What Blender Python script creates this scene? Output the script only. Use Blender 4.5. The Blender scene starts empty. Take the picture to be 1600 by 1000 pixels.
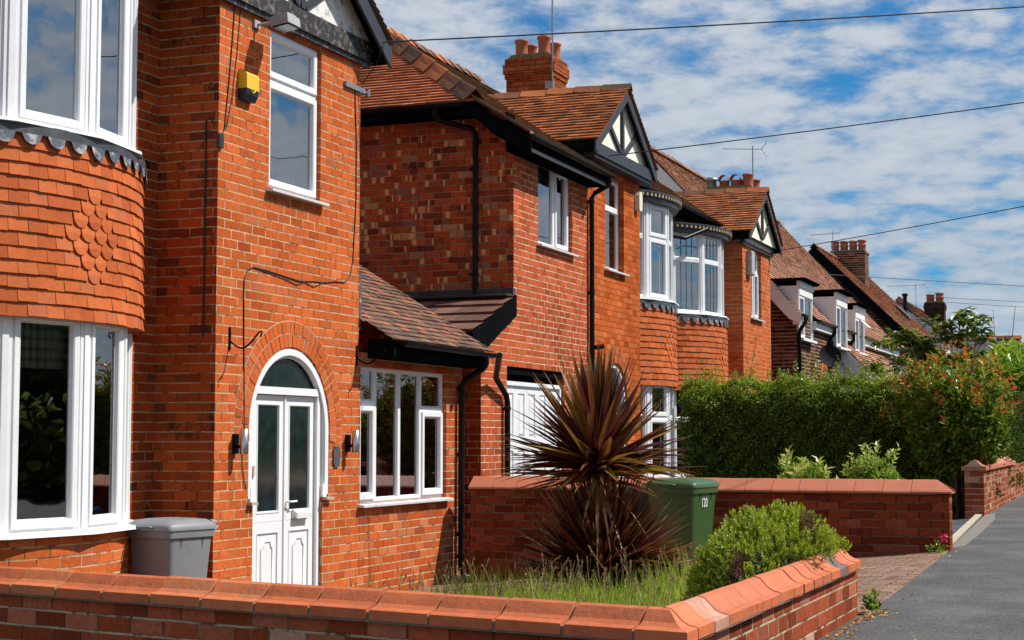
import bpy, math, random
import numpy as np
from mathutils import Vector, geometry
random.seed(7); RNG = np.random.default_rng(11)
R = math.radians
SC = bpy.context.scene
COL = SC.collection
ORIG = {}

# ------------------------------------------------------------------ object helpers
def tag(o, label=None, cat=None, group=None, kind=None):
    if label: o['label'] = label
    if cat: o['category'] = cat
    if group: o['group'] = group
    if kind: o['kind'] = kind
    return o

def empty(name, loc, label, cat, group=None):
    o = bpy.data.objects.new(name, None); COL.objects.link(o)
    o.location = loc; o.empty_display_size = .3
    ORIG[o] = Vector(loc)
    return tag(o, label, cat, group)

class MB:
    """collects faces in world metres; build() links them as one mesh object"""
    def __init__(s):
        s.v = []; s.f = []; s.uv = []; s.m = []; s.sm = []
    def face(s, pts, uv=None, m=0, smooth=False):
        b = len(s.v); s.v.extend([tuple(p) for p in pts])
        s.f.append(list(range(b, b + len(pts)))); s.uv.append(uv); s.m.append(m); s.sm.append(smooth)
    def mesh(s, verts, faces, uv=None, m=0, smooth=True):
        b = len(s.v); s.v.extend([tuple(p) for p in verts])
        for f in faces:
            s.f.append([b + i for i in f]); s.uv.append(uv); s.m.append(m); s.sm.append(smooth)
    def box(s, a, b, m=0, uv=None):
        x0, y0, z0 = a; x1, y1, z1 = b
        c = [(x0,y0,z0),(x1,y0,z0),(x1,y1,z0),(x0,y1,z0),(x0,y0,z1),(x1,y0,z1),(x1,y1,z1),(x0,y1,z1)]
        for f in ((3,2,1,0),(4,5,6,7),(0,1,5,4),(1,2,6,5),(2,3,7,6),(3,0,4,7)):
            s.face([c[i] for i in f], uv, m)
    def obox(s, c, ax, ay, az, m=0, uv=None, bev=0):
        """box centred at c with half-axis vectors"""
        c = Vector(c); ax, ay, az = Vector(ax), Vector(ay), Vector(az)
        P = lambda i, j, k: c + ax*i + ay*j + az*k
        q = [P(-1,-1,-1),P(1,-1,-1),P(1,1,-1),P(-1,1,-1),P(-1,-1,1),P(1,-1,1),P(1,1,1),P(-1,1,1)]
        for f in ((3,2,1,0),(4,5,6,7),(0,1,5,4),(1,2,6,5),(2,3,7,6),(3,0,4,7)):
            s.face([q[i] for i in f], uv, m)
    def bar(s, p0, p1, w, h, up=(0,0,1), m=0, uv=None):
        p0, p1 = Vector(p0), Vector(p1); d = (p1 - p0); L = d.length; d.normalize()
        side = d.cross(Vector(up)).normalized(); u2 = side.cross(d).normalized()
        s.obox((p0+p1)/2, d*L/2, side*w/2, u2*h/2, m, uv)
    def tube(s, pts, r, n=8, m=0, cap=True, uv=None):
        pts = [Vector(p) for p in pts]; rings = []
        rr = r if isinstance(r, (list, tuple)) else [r]*len(pts)
        ref = Vector((0.13, 0.21, 1)).normalized()
        for i, p in enumerate(pts):
            d = (pts[min(i+1, len(pts)-1)] - pts[max(i-1, 0)]).normalized()
            a = d.cross(ref)
            if a.length < .1: a = d.cross(Vector((1, 0, 0)))
            a.normalize(); b = d.cross(a).normalized()
            rings.append([p + (a*math.cos(t) + b*math.sin(t))*rr[i] for t in [2*math.pi*k/n for k in range(n)]])
        V = [q for rg in rings for q in rg]; F = []
        for i in range(len(pts)-1):
            for k in range(n):
                F.append([i*n+k, i*n+(k+1)%n, (i+1)*n+(k+1)%n, (i+1)*n+k])
        s.mesh(V, F, uv, m, True)
        if cap:
            s.face(rings[0][::-1], uv, m); s.face(rings[-1], uv, m)
    def lathe(s, c, prof, n=20, m=0, uv=None):
        c = Vector(c); V = []; F = []
        for (r, z) in prof:
            V += [c + Vector((r*math.cos(2*math.pi*k/n), r*math.sin(2*math.pi*k/n), z)) for k in range(n)]
        for i in range(len(prof)-1):
            for k in range(n):
                F.append([i*n+k, i*n+(k+1)%n, (i+1)*n+(k+1)%n, (i+1)*n+k])
        s.mesh(V, F, uv, m, True)
    def prism(s, poly, fn, d0, d1, m=0):
        """2-D polygon extruded: fn(a,b,d) -> point"""
        A = [fn(a, b, d0) for a, b in poly]; B = [fn(a, b, d1) for a, b in poly]
        s.face(A[::-1], None, m); s.face(B, None, m)
        n = len(poly)
        for i in range(n):
            j = (i+1) % n
            s.face([A[i], A[j], B[j], B[i]], None, m)
    def build(s, name, mat, parent=None, label=None):
        me = bpy.data.meshes.new(name)
        org = Vector((0, 0, 0))
        if parent is not None: org = ORIG[parent]
        vv = np.array(s.v, dtype=np.float64) - np.array(org)
        me.from_pydata(vv.tolist(), [], s.f)
        mats = mat if isinstance(mat, (list, tuple)) else [mat]
        for mm in mats: me.materials.append(mm)
        me.polygons.foreach_set('material_index', s.m)
        me.polygons.foreach_set('use_smooth', s.sm)
        uvl = me.uv_layers.new(name='UVMap')
        data = np.zeros((len(me.loops), 2), np.float32)
        i = 0
        V = s.v
        for f, uv in zip(s.f, s.uv):
            n = len(f)
            if uv is None:
                a, b, c = (V[f[0]], V[f[1]], V[f[2]])
                e1 = (b[0]-a[0], b[1]-a[1], b[2]-a[2]); e2 = (c[0]-a[0], c[1]-a[1], c[2]-a[2])
                nx = abs(e1[1]*e2[2]-e1[2]*e2[1]); ny = abs(e1[2]*e2[0]-e1[0]*e2[2]); nz = abs(e1[0]*e2[1]-e1[1]*e2[0])
                for k, vi in enumerate(f):
                    p = V[vi]
                    if nz > nx and nz > ny: data[i+k] = (p[0], p[1])
                    elif nx >= ny: data[i+k] = (p[1], p[2])
                    else: data[i+k] = (p[0]+.11, p[2])
            elif isinstance(uv[0], (int, float)):
                data[i:i+n] = uv
            else:
                for k in range(n): data[i+k] = uv[k]
            i += n
        uvl.data.foreach_set('uv', data.ravel())
        me.update()
        o = bpy.data.objects.new(name, me); COL.objects.link(o)
        if parent is not None: o.parent = parent
        ORIG[o] = org
        if label: o['label'] = label
        return o

def wall_poly(mb, outer, holes, fn, depth, m=0, m_rev=0):
    """flat wall with openings. fn(a,b,d)->point ; reveals run from d=0 to d=-depth"""
    loops = [[Vector((a, b, 0)) for a, b in outer]] + [[Vector((a, b, 0)) for a, b in h] for h in holes]
    flat = [p for l in loops for p in l]
    for t in geometry.tessellate_polygon(loops):
        P = [fn(flat[i].x, flat[i].y, 0) for i in t]
        mb.face(P, [(flat[i].x, flat[i].y) for i in t], m)
    for h in holes:
        n = len(h); s = 0
        for i in range(n):
            a, b = h[i], h[(i+1) % n]
            l = math.hypot(b[0]-a[0], b[1]-a[1])
            vert = abs(b[1]-a[1]) > abs(b[0]-a[0])
            if vert: uv = [(a[0], a[1]), (b[0], b[1]), (b[0]+depth, b[1]), (a[0]+depth, a[1])]
            else: uv = [(a[0], a[1]), (b[0], b[1]), (b[0], b[1]+depth), (a[0], a[1]+depth)]
            mb.face([fn(a[0], a[1], 0), fn(b[0], b[1], 0), fn(b[0], b[1], -depth), fn(a[0], a[1], -depth)], uv, m_rev)
            s += l
rect = lambda a0, a1, b0, b1: [(a0, b0), (a1, b0), (a1, b1), (a0, b1)]
def FX(X): return lambda a, b, d: Vector((X + d, a, b))          # wall facing +X (street)
def FY(Y): return lambda a, b, d: Vector((a, Y - d, b))          # wall facing -Y (camera side)

# ------------------------------------------------------------------ node helpers
class NT:
    def __init__(s, mat):
        s.t = mat.node_tree; s.n = s.t.nodes; s.l = s.t.links
    def new(s, typ, **k):
        n = s.n.new(typ)
        for a, b in k.items(): setattr(n, a, b)
        return n
    def put(s, sock, v):
        if hasattr(v, 'is_linked') or isinstance(v, bpy.types.NodeSocket): s.l.new(v, sock)
        else:
            try: sock.default_value = v
            except Exception: sock.default_value = (v[0], v[1], v[2], 1)
    def M(s, op, a, b=None, c=None, clamp=False):
        n = s.new('ShaderNodeMath', operation=op, use_clamp=clamp)
        for i, v in enumerate((a, b, c)):
            if v is not None: s.put(n.inputs[i], v)
        return n.outputs[0]
    def mix(s, f, a, b, mode='MIX'):
        n = s.new('ShaderNodeMix', data_type='RGBA', blend_type=mode)
        s.put(n.inputs[0], f); s.put(n.inputs[6], a if not isinstance(a, tuple) else (*a[:3], 1)); s.put(n.inputs[7], b if not isinstance(b, tuple) else (*b[:3], 1))
        return n.outputs[2]
    def ramp(s, f, stops, interp='LINEAR'):
        n = s.new('ShaderNodeValToRGB'); cr = n.color_ramp; cr.interpolation = interp
        while len(cr.elements) > 1: cr.elements.remove(cr.elements[-1])
        cr.elements[0].position = stops[0][0]; cr.elements[0].color = (*stops[0][1], 1)
        for p, c in stops[1:]:
            e = cr.elements.new(p); e.color = (*c, 1)
        s.put(n.inputs[0], f); return n.outputs[0]
    def noise(s, vec, scale, detail=3, rough=.55, dim='3D', dist=0):
        n = s.new('ShaderNodeTexNoise', noise_dimensions=dim)
        if vec is not None: s.l.new(vec, n.inputs['Vector'])
        n.inputs['Scale'].default_value = scale; n.inputs['Detail'].default_value = detail
        n.inputs['Roughness'].default_value = rough; n.inputs['Distortion'].default_value = dist
        return n
    def smooth(s, v, a, b):
        n = s.new('ShaderNodeMapRange', interpolation_type='SMOOTHSTEP')
        s.put(n.inputs[0], v); n.inputs[1].default_value = a; n.inputs[2].default_value = b
        return n.outputs[0]
    def wn(s, x, y=0.0):
        c = s.new('ShaderNodeCombineXYZ'); s.put(c.inputs[0], x); s.put(c.inputs[1], y)
        w = s.new('ShaderNodeTexWhiteNoise', noise_dimensions='2D'); s.l.new(c.outputs[0], w.inputs['Vector'])
        return w.outputs['Value']
    def bump(s, h, strength=.4, dist=.01, normal=None):
        n = s.new('ShaderNodeBump'); s.put(n.inputs['Height'], h)
        n.inputs['Strength'].default_value = strength; n.inputs['Distance'].default_value = dist
        if normal is not None: s.l.new(normal, n.inputs['Normal'])
        return n.outputs[0]

def new_mat(name):
    m = bpy.data.materials.new(name); m.use_nodes = True
    nt = NT(m); b = nt.n['Principled BSDF']
    return m, nt, b
def ospace(nt):
    g = nt.new('ShaderNodeNewGeometry'); return g.outputs['Position']

def brick(name, cols, mortar, L=.232, H=.0835, mw=.011, split=0.0, soot=.0, sootcol=(.03,.018,.012), rough=.85, bump=.7, ledge=0.0, var=.25, streak=0.0, flash=0.0, joint_shade=0.0):
    m, nt, b = new_mat(name)
    uvn = nt.new('ShaderNodeUVMap', uv_map='UVMap')
    sep = nt.new('ShaderNodeSeparateXYZ'); nt.l.new(uvn.outputs[0], sep.inputs[0])
    pos = ospace(nt)
    wob = nt.noise(pos, 9, 2).outputs['Fac']; wob2 = nt.noise(pos, 60, 2).outputs['Fac']
    u = nt.M('ADD', sep.outputs[0], nt.M('MULTIPLY', nt.M('SUBTRACT', wob2, .5), .006))
    v = nt.M('ADD', sep.outputs[1], nt.M('ADD', nt.M('MULTIPLY', nt.M('SUBTRACT', wob, .5), .008), nt.M('MULTIPLY', nt.M('SUBTRACT', wob2, .5), .005)))
    vr = nt.M('DIVIDE', nt.M('ADD', v, 50.0), H); row = nt.M('FLOOR', vr); fr = nt.M('FRACT', vr)
    rj = nt.M('MULTIPLY', nt.wn(row, 3.3), .12)
    ur = nt.M('ADD', nt.M('DIVIDE', nt.M('ADD', u, 50.0), L), nt.M('ADD', nt.M('MULTIPLY', nt.M('MODULO', row, 2.0), .5), rj))
    col = nt.M('FLOOR', ur); fx = nt.M('FRACT', ur)
    if split > 0:
        sp = nt.M('LESS_THAN', nt.wn(col, nt.M('ADD', row, .37)), split)
        fx2 = nt.M('FRACT', nt.M('MULTIPLY', fx, 2.0)); half = nt.M('FLOOR', nt.M('MULTIPLY', fx, 2.0))
        fx = nt.M('ADD', nt.M('MULTIPLY', fx2, sp), nt.M('MULTIPLY', fx, nt.M('SUBTRACT', 1.0, sp)))
        w = nt.M('SUBTRACT', L, nt.M('MULTIPLY', sp, L/2))
        col = nt.M('ADD', col, nt.M('MULTIPLY', nt.M('MULTIPLY', sp, half), .43))
    else: w = L
    rnd = nt.wn(col, row); rnd2 = nt.wn(nt.M('ADD', col, 17.1), row)
    ex = nt.M('MULTIPLY', nt.M('MINIMUM', fx, nt.M('SUBTRACT', 1.0, fx)), w)
    ez = nt.M('MULTIPLY', nt.M('MINIMUM', fr, nt.M('SUBTRACT', 1.0, fr)), H)
    ed = nt.M('MINIMUM', ex, ez)
    ed = nt.M('MINIMUM', nt.M('MULTIPLY', ex, 1.0), ez)
    mask = nt.smooth(ed, mw*.32, mw*.62)
    vert = nt.smooth(nt.M('SUBTRACT', ez, ex), 0.0, .004)
    c = nt.ramp(rnd, cols)
    n1 = nt.noise(pos, 38, 4, .65).outputs['Fac']
    c = nt.mix(1.0, c, nt.ramp(n1, [(.25, (1-var,)*3), (.75, (1+var*.6,)*3)]), 'MULTIPLY')
    c = nt.mix(1.0, c, nt.ramp(rnd2, [(0, (.80,.80,.80)), (1, (1.16,1.16,1.16))]), 'MULTIPLY')
    big = nt.noise(pos, .55, 4, .6).outputs['Fac']
    c = nt.mix(1.0, c, nt.ramp(big, [(.32, (.74,.70,.68)), (.5, (1,1,1)), (.68, (1.10,1.12,1.14))]), 'MULTIPLY')
    chip = nt.smooth(nt.noise(pos, 85, 3, .7).outputs['Fac'], .66, .74)
    c = nt.mix(nt.M('MULTIPLY', chip, .35), c, (.10,.03,.015))
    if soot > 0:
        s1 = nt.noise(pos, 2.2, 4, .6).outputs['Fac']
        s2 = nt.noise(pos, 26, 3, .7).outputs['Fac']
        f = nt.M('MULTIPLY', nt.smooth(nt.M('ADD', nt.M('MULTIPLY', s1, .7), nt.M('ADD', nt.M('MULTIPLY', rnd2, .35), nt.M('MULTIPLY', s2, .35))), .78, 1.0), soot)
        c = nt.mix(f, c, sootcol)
    if streak > 0:
        mp = nt.new('ShaderNodeMapping'); mp.inputs['Scale'].default_value = (14, 14, 1.1); nt.l.new(pos, mp.inputs[0])
        s3 = nt.noise(mp.outputs[0], 1, 3, .6).outputs['Fac']
        c = nt.mix(nt.M('MULTIPLY', nt.smooth(s3, .56, .78), streak), c, (.45,.30,.20))
    if flash > 0:
        r3 = nt.wn(nt.M('ADD', col, 5.7), nt.M('ADD', row, 9.1)); r4 = nt.wn(nt.M('ADD', col, 2.2), nt.M('ADD', row, 4.4))
        on = nt.M('LESS_THAN', r3, flash); cen = nt.M('ADD', nt.M('MULTIPLY', r4, .7), .15)
        dist = nt.M('ABSOLUTE', nt.M('SUBTRACT', nt.M('ADD', fx, nt.M('MULTIPLY', nt.M('SUBTRACT', wob2, .5), .15)), cen))
        band = nt.M('MULTIPLY', nt.smooth(dist, .17, .06), on)
        c = nt.mix(nt.M('MULTIPLY', band, .85), c, (.72,.42,.17))
    mn = nt.noise(pos, 5, 3).outputs['Fac']
    mc = nt.mix(1.0, mortar, nt.ramp(mn, [(.3, (.6,.6,.6)), (.7, (1.15,1.15,1.15))]), 'MULTIPLY')
    miss = nt.smooth(nt.noise(pos, 6, 5, .75).outputs['Fac'], .52, .62)
    mc = nt.mix(nt.M('MULTIPLY', miss, .8), mc, (.06,.028,.015))
    mc = nt.mix(nt.M('MULTIPLY', vert, nt.M('MULTIPLY', nt.smooth(big, .40, .55), .9)), mc, nt.mix(1.0, c, (.34,.32,.30), 'MULTIPLY'))
    if joint_shade > 0: mc = nt.mix(nt.M('MULTIPLY', nt.smooth(fr, .955, .985), joint_shade), mc, (.07,.028,.015))  # shadow line painted into the lower half of each bed joint
    out = nt.mix(mask, mc, c)
    nt.l.new(out, b.inputs['Base Color'])
    b.inputs['Roughness'].default_value = rough
    b.inputs['Specular IOR Level'].default_value = .03
    hgt = nt.M('ADD', nt.M('MULTIPLY', mask, 1.0), nt.M('MULTIPLY', n1, .35))
    hgt = nt.M('ADD', hgt, nt.M('MULTIPLY', nt.M('MULTIPLY', rnd, mask), .4))
    nt.l.new(nt.bump(hgt, bump, .008), b.inputs['Normal'])
    return m

def plain(name, c, rough=.5, var=.12, scale=14, bump=0.0, bscale=60, metal=0, spec=.5, dirt=None, dirtf=.5, dscale=3, coat=0):
    m, nt, b = new_mat(name)
    pos = ospace(nt)
    n = nt.noise(pos, scale, 4, .6).outputs['Fac']
    cc = nt.mix(1.0, c, nt.ramp(n, [(.25, (1-var,)*3), (.75, (1+var,)*3)]), 'MULTIPLY')
    if dirt is not None:
        dn = nt.noise(pos, dscale, 5, .65).outputs['Fac']
        cc = nt.mix(nt.M('MULTIPLY', nt.smooth(dn, .48, .7), dirtf), cc, dirt)
    nt.l.new(cc, b.inputs['Base Color'])
    b.inputs['Roughness'].default_value = rough; b.inputs['Metallic'].default_value = metal
    b.inputs['Specular IOR Level'].default_value = spec
    if coat: b.inputs['Coat Weight'].default_value = coat
    if bump:
        nb = nt.noise(pos, bscale, 4, .6).outputs['Fac']
        nt.l.new(nt.bump(nb, bump, .01), b.inputs['Normal'])
    return m

def tilemat(name, cols, rough=.75, moss=None, mossf=.5, var=.25, bump=.4, mscale=5):
    """each tile's face carries its own random number in UV.x"""
    m, nt, b = new_mat(name)
    uvn = nt.new('ShaderNodeUVMap', uv_map='UVMap')
    sep = nt.new('ShaderNodeSeparateXYZ'); nt.l.new(uvn.outputs[0], sep.inputs[0])
    pos = ospace(nt)
    c = nt.ramp(sep.outputs[0], cols)
    n1 = nt.noise(pos, 30, 4, .65).outputs['Fac']; n2 = nt.noise(pos, 1.7, 3, .6).outputs['Fac']
    c = nt.mix(1.0, c, nt.ramp(n1, [(.25, (1-var,)*3), (.75, (1+var*.7,)*3)]), 'MULTIPLY')
    c = nt.mix(1.0, c, nt.ramp(n2, [(.3, (.8,.8,.8)), (.7, (1.15,1.15,1.15))]), 'MULTIPLY')
    if moss is not None:
        mn = nt.noise(pos, mscale, 5, .7).outputs['Fac']
        c = nt.mix(nt.M('MULTIPLY', nt.smooth(mn, .5, .68), mossf), c, moss)
    nt.l.new(c, b.inputs['Base Color']); b.inputs['Roughness'].default_value = rough
    b.inputs['Specular IOR Level'].default_value = .05
    nt.l.new(nt.bump(n1, bump, .006), b.inputs['Normal'])
    return m

def leafmat(name, cols, trans=.3, rough=.42, spec=.5, tip=None, gloss_var=True):
    m, nt, b = new_mat(name)
    uvn = nt.new('ShaderNodeUVMap', uv_map='UVMap')
    sep = nt.new('ShaderNodeSeparateXYZ'); nt.l.new(uvn.outputs[0], sep.inputs[0])
    c = nt.ramp(sep.outputs[0], cols)
    if tip is not None: c = nt.mix(nt.smooth(sep.outputs[1], tip[1], tip[2]), c, tip[0])
    pos = ospace(nt); n1 = nt.noise(pos, 25, 3).outputs['Fac']
    c = nt.mix(1.0, c, nt.ramp(n1, [(.3, (.75,.75,.75)), (.7, (1.2,1.2,1.2))]), 'MULTIPLY')
    nt.l.new(c, b.inputs['Base Color']); b.inputs['Roughness'].default_value = rough
    b.inputs['Specular IOR Level'].default_value = spec
    t = nt.new('ShaderNodeBsdfTranslucent'); nt.l.new(c, t.inputs[0])
    mx = nt.new('ShaderNodeMixShader'); mx.inputs[0].default_value = trans
    nt.l.new(b.outputs[0], mx.inputs[1]); nt.l.new(t.outputs[0], mx.inputs[2])
    nt.l.new(mx.outputs[0], nt.n['Material Output'].inputs[0])
    return m

def glassmat(name, ior=2.2, tint=(.75,.82,.85), rip=.0):
    m, nt, b = new_mat(name); nt.n.remove(b)
    g = nt.new('ShaderNodeBsdfGlossy'); g.inputs['Roughness'].default_value = .0; g.inputs['Color'].default_value = (.95,.97,1,1)
    t = nt.new('ShaderNodeBsdfTransparent'); t.inputs[0].default_value = (*tint, 1)
    f = nt.new('ShaderNodeFresnel'); f.inputs[0].default_value = ior
    mx = nt.new('ShaderNodeMixShader'); nt.l.new(f.outputs[0], mx.inputs[0])
    nt.l.new(t.outputs[0], mx.inputs[1]); nt.l.new(g.outputs[0], mx.inputs[2])
    nt.l.new(mx.outputs[0], nt.n['Material Output'].inputs[0])
    if rip:
        pos = ospace(nt); nn = nt.noise(pos, 1.6, 2).outputs['Fac']
        nrm = nt.bump(nn, rip, .02); nt.l.new(nrm, g.inputs['Normal'])
    return m

# ------------------------------------------------------------------ materials
OR = [(0, (.40,.072,.018)), (.08, (.50,.103,.026)), (.4, (.57,.128,.034)), (.8, (.54,.118,.030)), (.92, (.58,.165,.058)), (1, (.46,.12,.05))]
M = {}
M['brick_orange'] = brick('orange_brick', OR, (.72,.52,.31), soot=.35, mw=.0115, var=.3, joint_shade=.85)
M['brick_soot'] = brick('sooty_orange_brick', [(0, (.28,.045,.011)), (.4, (.40,.072,.016)), (.75, (.33,.056,.014)), (1, (.15,.032,.014))], (.55,.40,.24), soot=1.0, mw=.0105, joint_shade=.85)
M['brick_patch'] = brick('patched_brick', [(0, (.42,.075,.018)), (.3, (.50,.10,.026)), (.6, (.50,.165,.07)), (.85, (.43,.09,.03)), (1, (.28,.065,.03))], (.58,.44,.25), soot=.2, L=.225, mw=.012)
M['brick_mixed'] = brick('mixed_red_brown_brick', [(0, (.15,.036,.022)), (.18, (.34,.062,.024)), (.55, (.54,.10,.026)), (.78, (.46,.09,.038)), (.9, (.32,.12,.08)), (1, (.62,.28,.12))], (.40,.27,.17), split=.40, L=.225, mw=.0095, soot=.25, var=.4, flash=.27)
M['brick_pink'] = brick('pink_red_brick', [(0, (.40,.080,.030)), (.5, (.46,.095,.035)), (1, (.49,.12,.048))], (.70,.54,.36), var=.12, bump=.6)
M['brick_dull'] = brick('orange_brick_dark_joints', [(0, (.42,.08,.018)), (.5, (.52,.11,.026)), (1, (.55,.15,.042))], (.24,.09,.032), mw=.009, joint_shade=.85, soot=.15)
M['brick_brown'] = brick('dark_brown_brick', [(0, (.035,.019,.015)), (.35, (.075,.030,.019)), (.7, (.14,.05,.026)), (1, (.20,.075,.04))], (.58,.48,.37), mw=.013, L=.23)
M['brick_garden'] = brick('garden_wall_brick', [(0, (.19,.040,.018)), (.35, (.31,.065,.026)), (.68, (.38,.09,.04)), (.86, (.44,.17,.105)), (1, (.54,.34,.25))], (.46,.36,.24), L=.232, H=.086, mw=.013, soot=.35, streak=.25, var=.3)
M['brick_garden_dark'] = brick('dark_garden_wall_brick', [(0, (.15,.028,.012)), (.5, (.25,.045,.018)), (.85, (.30,.058,.025)), (1, (.32,.085,.045))], (.19,.13,.08), L=.232, H=.086, mw=.013, soot=.5, var=.3)  # darker reds and darker mortar than the other garden walls
M['brick_chimney'] = brick('chimney_brick', [(0, (.26,.06,.02)), (.5, (.36,.085,.03)), (1, (.40,.11,.04))], (.10,.045,.02), mw=.013, soot=.8, sootcol=(.045,.03,.012))
M['pavers'] = brick('block_paving', [(0, (.20,.12,.085)), (.4, (.27,.16,.115)), (.75, (.31,.20,.15)), (1, (.24,.17,.13))], (.075,.055,.035), L=.21, H=.105, mw=.012, soot=.2, var=.3, bump=.6)
M['slate_path'] = brick('slate_paving', [(0, (.055,.06,.075)), (.5, (.075,.085,.105)), (1, (.10,.11,.13))], (.35,.36,.37), L=.6, H=.4, mw=.012, var=.2, bump=.2)
M['upvc'] = plain('white_upvc', (.76,.77,.785), .32, .03, 5, dirt=(.55,.53,.48), dirtf=.12)
M['white_paint'] = plain('white_paint', (.76,.76,.77), .45, .04, 8, dirt=(.45,.42,.38), dirtf=.15)
M['white_boards'] = plain('pale_weatherboard', (.74,.73,.71), .5, .06, 8)
M['cream'] = plain('cream_render', (.78,.74,.62), .8, .06, 12, bump=.2)
M['render_old'] = plain('stained_render', (.74,.72,.66), .85, .1, 7, dirt=(.10,.10,.10), dirtf=.7, dscale=7, bump=.3)
M['black'] = plain('black_plastic', (.007,.0075,.0085), .35, .1, 8, spec=.14, dirt=(.03,.028,.025), dirtf=.2)
M['black_paint'] = plain('black_paint', (.006,.0064,.0075), .7, .1, 8, spec=.0, dirt=(.02,.018,.017), dirtf=.2)
M['black_peel'] = plain('peeling_black_paint', (.016,.015,.015), .55, .2, 10, dirt=(.30,.22,.17), dirtf=.75, dscale=16, bump=.5, bscale=40)
M['grey_paint'] = plain('dark_grey_paint', (.048,.053,.062), .5, .06, 8, spec=.1)
M['white_worn'] = plain('worn_white_black_paint', (.62,.61,.58), .6, .2, 12, dirt=(.03,.03,.03), dirtf=.8, dscale=14)
M['coping'] = plain('terracotta_coping', (.54,.135,.040), .6, .16, 9, bump=.25, bscale=45, dirt=(.34,.10,.045), dirtf=.45, dscale=5)
M['coping_smooth'] = plain('smooth_terracotta_coping', (.48,.145,.07), .6, .08, 7, bump=.15, bscale=45, dirt=(.30,.12,.08), dirtf=.35)
M['mortar'] = plain('pale_mortar', (.46,.37,.26), .9, .2, 30, bump=.5)
M['mortar_dark'] = plain('grey_mortar', (.16,.14,.11), .95, .35, 40, bump=.8)
M['vouss'] = tilemat('arch_brick', OR, .85, var=.2, bump=.5)
M['lead'] = plain('lead_sheet', (.07,.085,.11), .55, .35, 14, dirt=(.48,.48,.46), dirtf=.85, dscale=9, spec=.3)
M['lead_dark'] = plain('dark_lead', (.035,.038,.045), .45, .3, 10, dirt=(.12,.12,.13), dirtf=.4, dscale=6)
M['tile_hung'] = tilemat('hung_clay_tile', [(0, (.38,.088,.03)), (.4, (.48,.115,.036)), (.8, (.53,.14,.046)), (1, (.42,.12,.055))], .7, var=.14, bump=.25)
M['roof_clay'] = tilemat('clay_roof_tile', [(0, (.22,.085,.04)), (.35, (.36,.12,.05)), (.7, (.44,.145,.055)), (1, (.19,.09,.05))], .7, moss=(.10,.075,.045), mossf=.35)
M['roof_clay_bright'] = tilemat('bright_clay_roof_tile', [(0, (.32,.105,.05)), (.5, (.43,.14,.065)), (1, (.48,.17,.085))], .7, var=.18)
M['roof_mixed'] = tilemat('weathered_roof_tile', [(0, (.10,.07,.055)), (.4, (.16,.10,.075)), (.7, (.22,.12,.08)), (.9, (.36,.13,.07)), (1, (.13,.09,.07))], .8, moss=(.12,.095,.06), mossf=.4)
M['roof_mossy'] = tilemat('mossy_roof_tile', [(0, (.13,.085,.05)), (.5, (.19,.11,.06)), (1, (.24,.12,.06))], .9, moss=(.13,.10,.045), mossf=.8, mscale=11)
M['roof_concrete'] = tilemat('brown_concrete_tile', [(0, (.11,.062,.046)), (.5, (.16,.08,.058)), (.85, (.19,.10,.075)), (1, (.30,.12,.075))], .85, var=.3)
M['roof_brown'] = tilemat('brown_plain_tile', [(0, (.24,.125,.08)), (.4, (.42,.22,.145)), (.8, (.56,.32,.22)), (1, (.30,.18,.13))], .8, moss=(.26,.17,.08), mossf=.35)
M['slate'] = tilemat('grey_slate', [(0, (.075,.078,.085)), (.5, (.11,.112,.12)), (1, (.15,.15,.155))], .6, moss=(.14,.13,.11), mossf=.4)
M['ridge'] = tilemat('clay_ridge', [(0, (.14,.085,.06)), (.35, (.20,.10,.06)), (.5, (.42,.14,.06)), (.75, (.46,.15,.06)), (1, (.17,.095,.065))], .75)
M['pot'] = plain('terracotta_pot', (.38,.10,.035), .7, .15, 12, dirt=(.20,.09,.04), dirtf=.5)
M['flaunch'] = plain('mossy_flaunching', (.16,.15,.07), .95, .4, 25, dirt=(.30,.24,.06), dirtf=.8, dscale=9, bump=.6)
M['steel'] = plain('brushed_steel', (.55,.55,.55), .28, .08, 20, metal=1)
M['galv'] = plain('galvanised_metal', (.30,.31,.33), .45, .15, 20, metal=.7)
M['cable'] = plain('black_cable', (.012,.012,.012), .6, .1, 8)
M['vent_dark'] = plain('vent_hole_dark', (.03,.028,.025), .9, .1, 8)
M['dark_room'] = plain('dim_interior', (.30,.27,.23), .9, .15, 3)
M['curtain'] = plain('white_curtain', (.86,.84,.80), .9, .06, 12)
def valance():
    m, nt, b = new_mat('check_valance'); p = nt.new('ShaderNodeSeparateXYZ'); nt.l.new(ospace(nt), p.inputs[0])
    h = nt.M('LESS_THAN', nt.M('FRACT', nt.M('MULTIPLY', p.outputs[2], 13.0)), .35); v = nt.M('LESS_THAN', nt.M('FRACT', nt.M('MULTIPLY', nt.M('ADD', p.outputs[1], p.outputs[0]), 13.0)), .35)
    nt.l.new(nt.mix(nt.M('MULTIPLY', nt.M('ADD', h, v), .42), (.66,.62,.46), (.12,.13,.08)), b.inputs['Base Color']); b.inputs['Roughness'].default_value = .9; return m
M['valance'] = valance()
M['blind'] = plain('slatted_blind', (.66,.64,.60), .7, .06, 12)
M['glass'] = glassmat('window_glass', 4.2, (.85,.9,.92), rip=.10)
M['glass_low'] = glassmat('window_glass_clear', 2.7, (.86,.9,.88), rip=.10)
M['glass_frost'] = plain('obscure_glass', (.006,.014,.014), .16, .6, 9, spec=.7, dirt=(.022,.036,.034), dirtf=.6, dscale=7)
M['asphalt'] = None
M['dentil'] = plain('weathered_dentil', (.30,.24,.14), .8, .3, 25)
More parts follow.
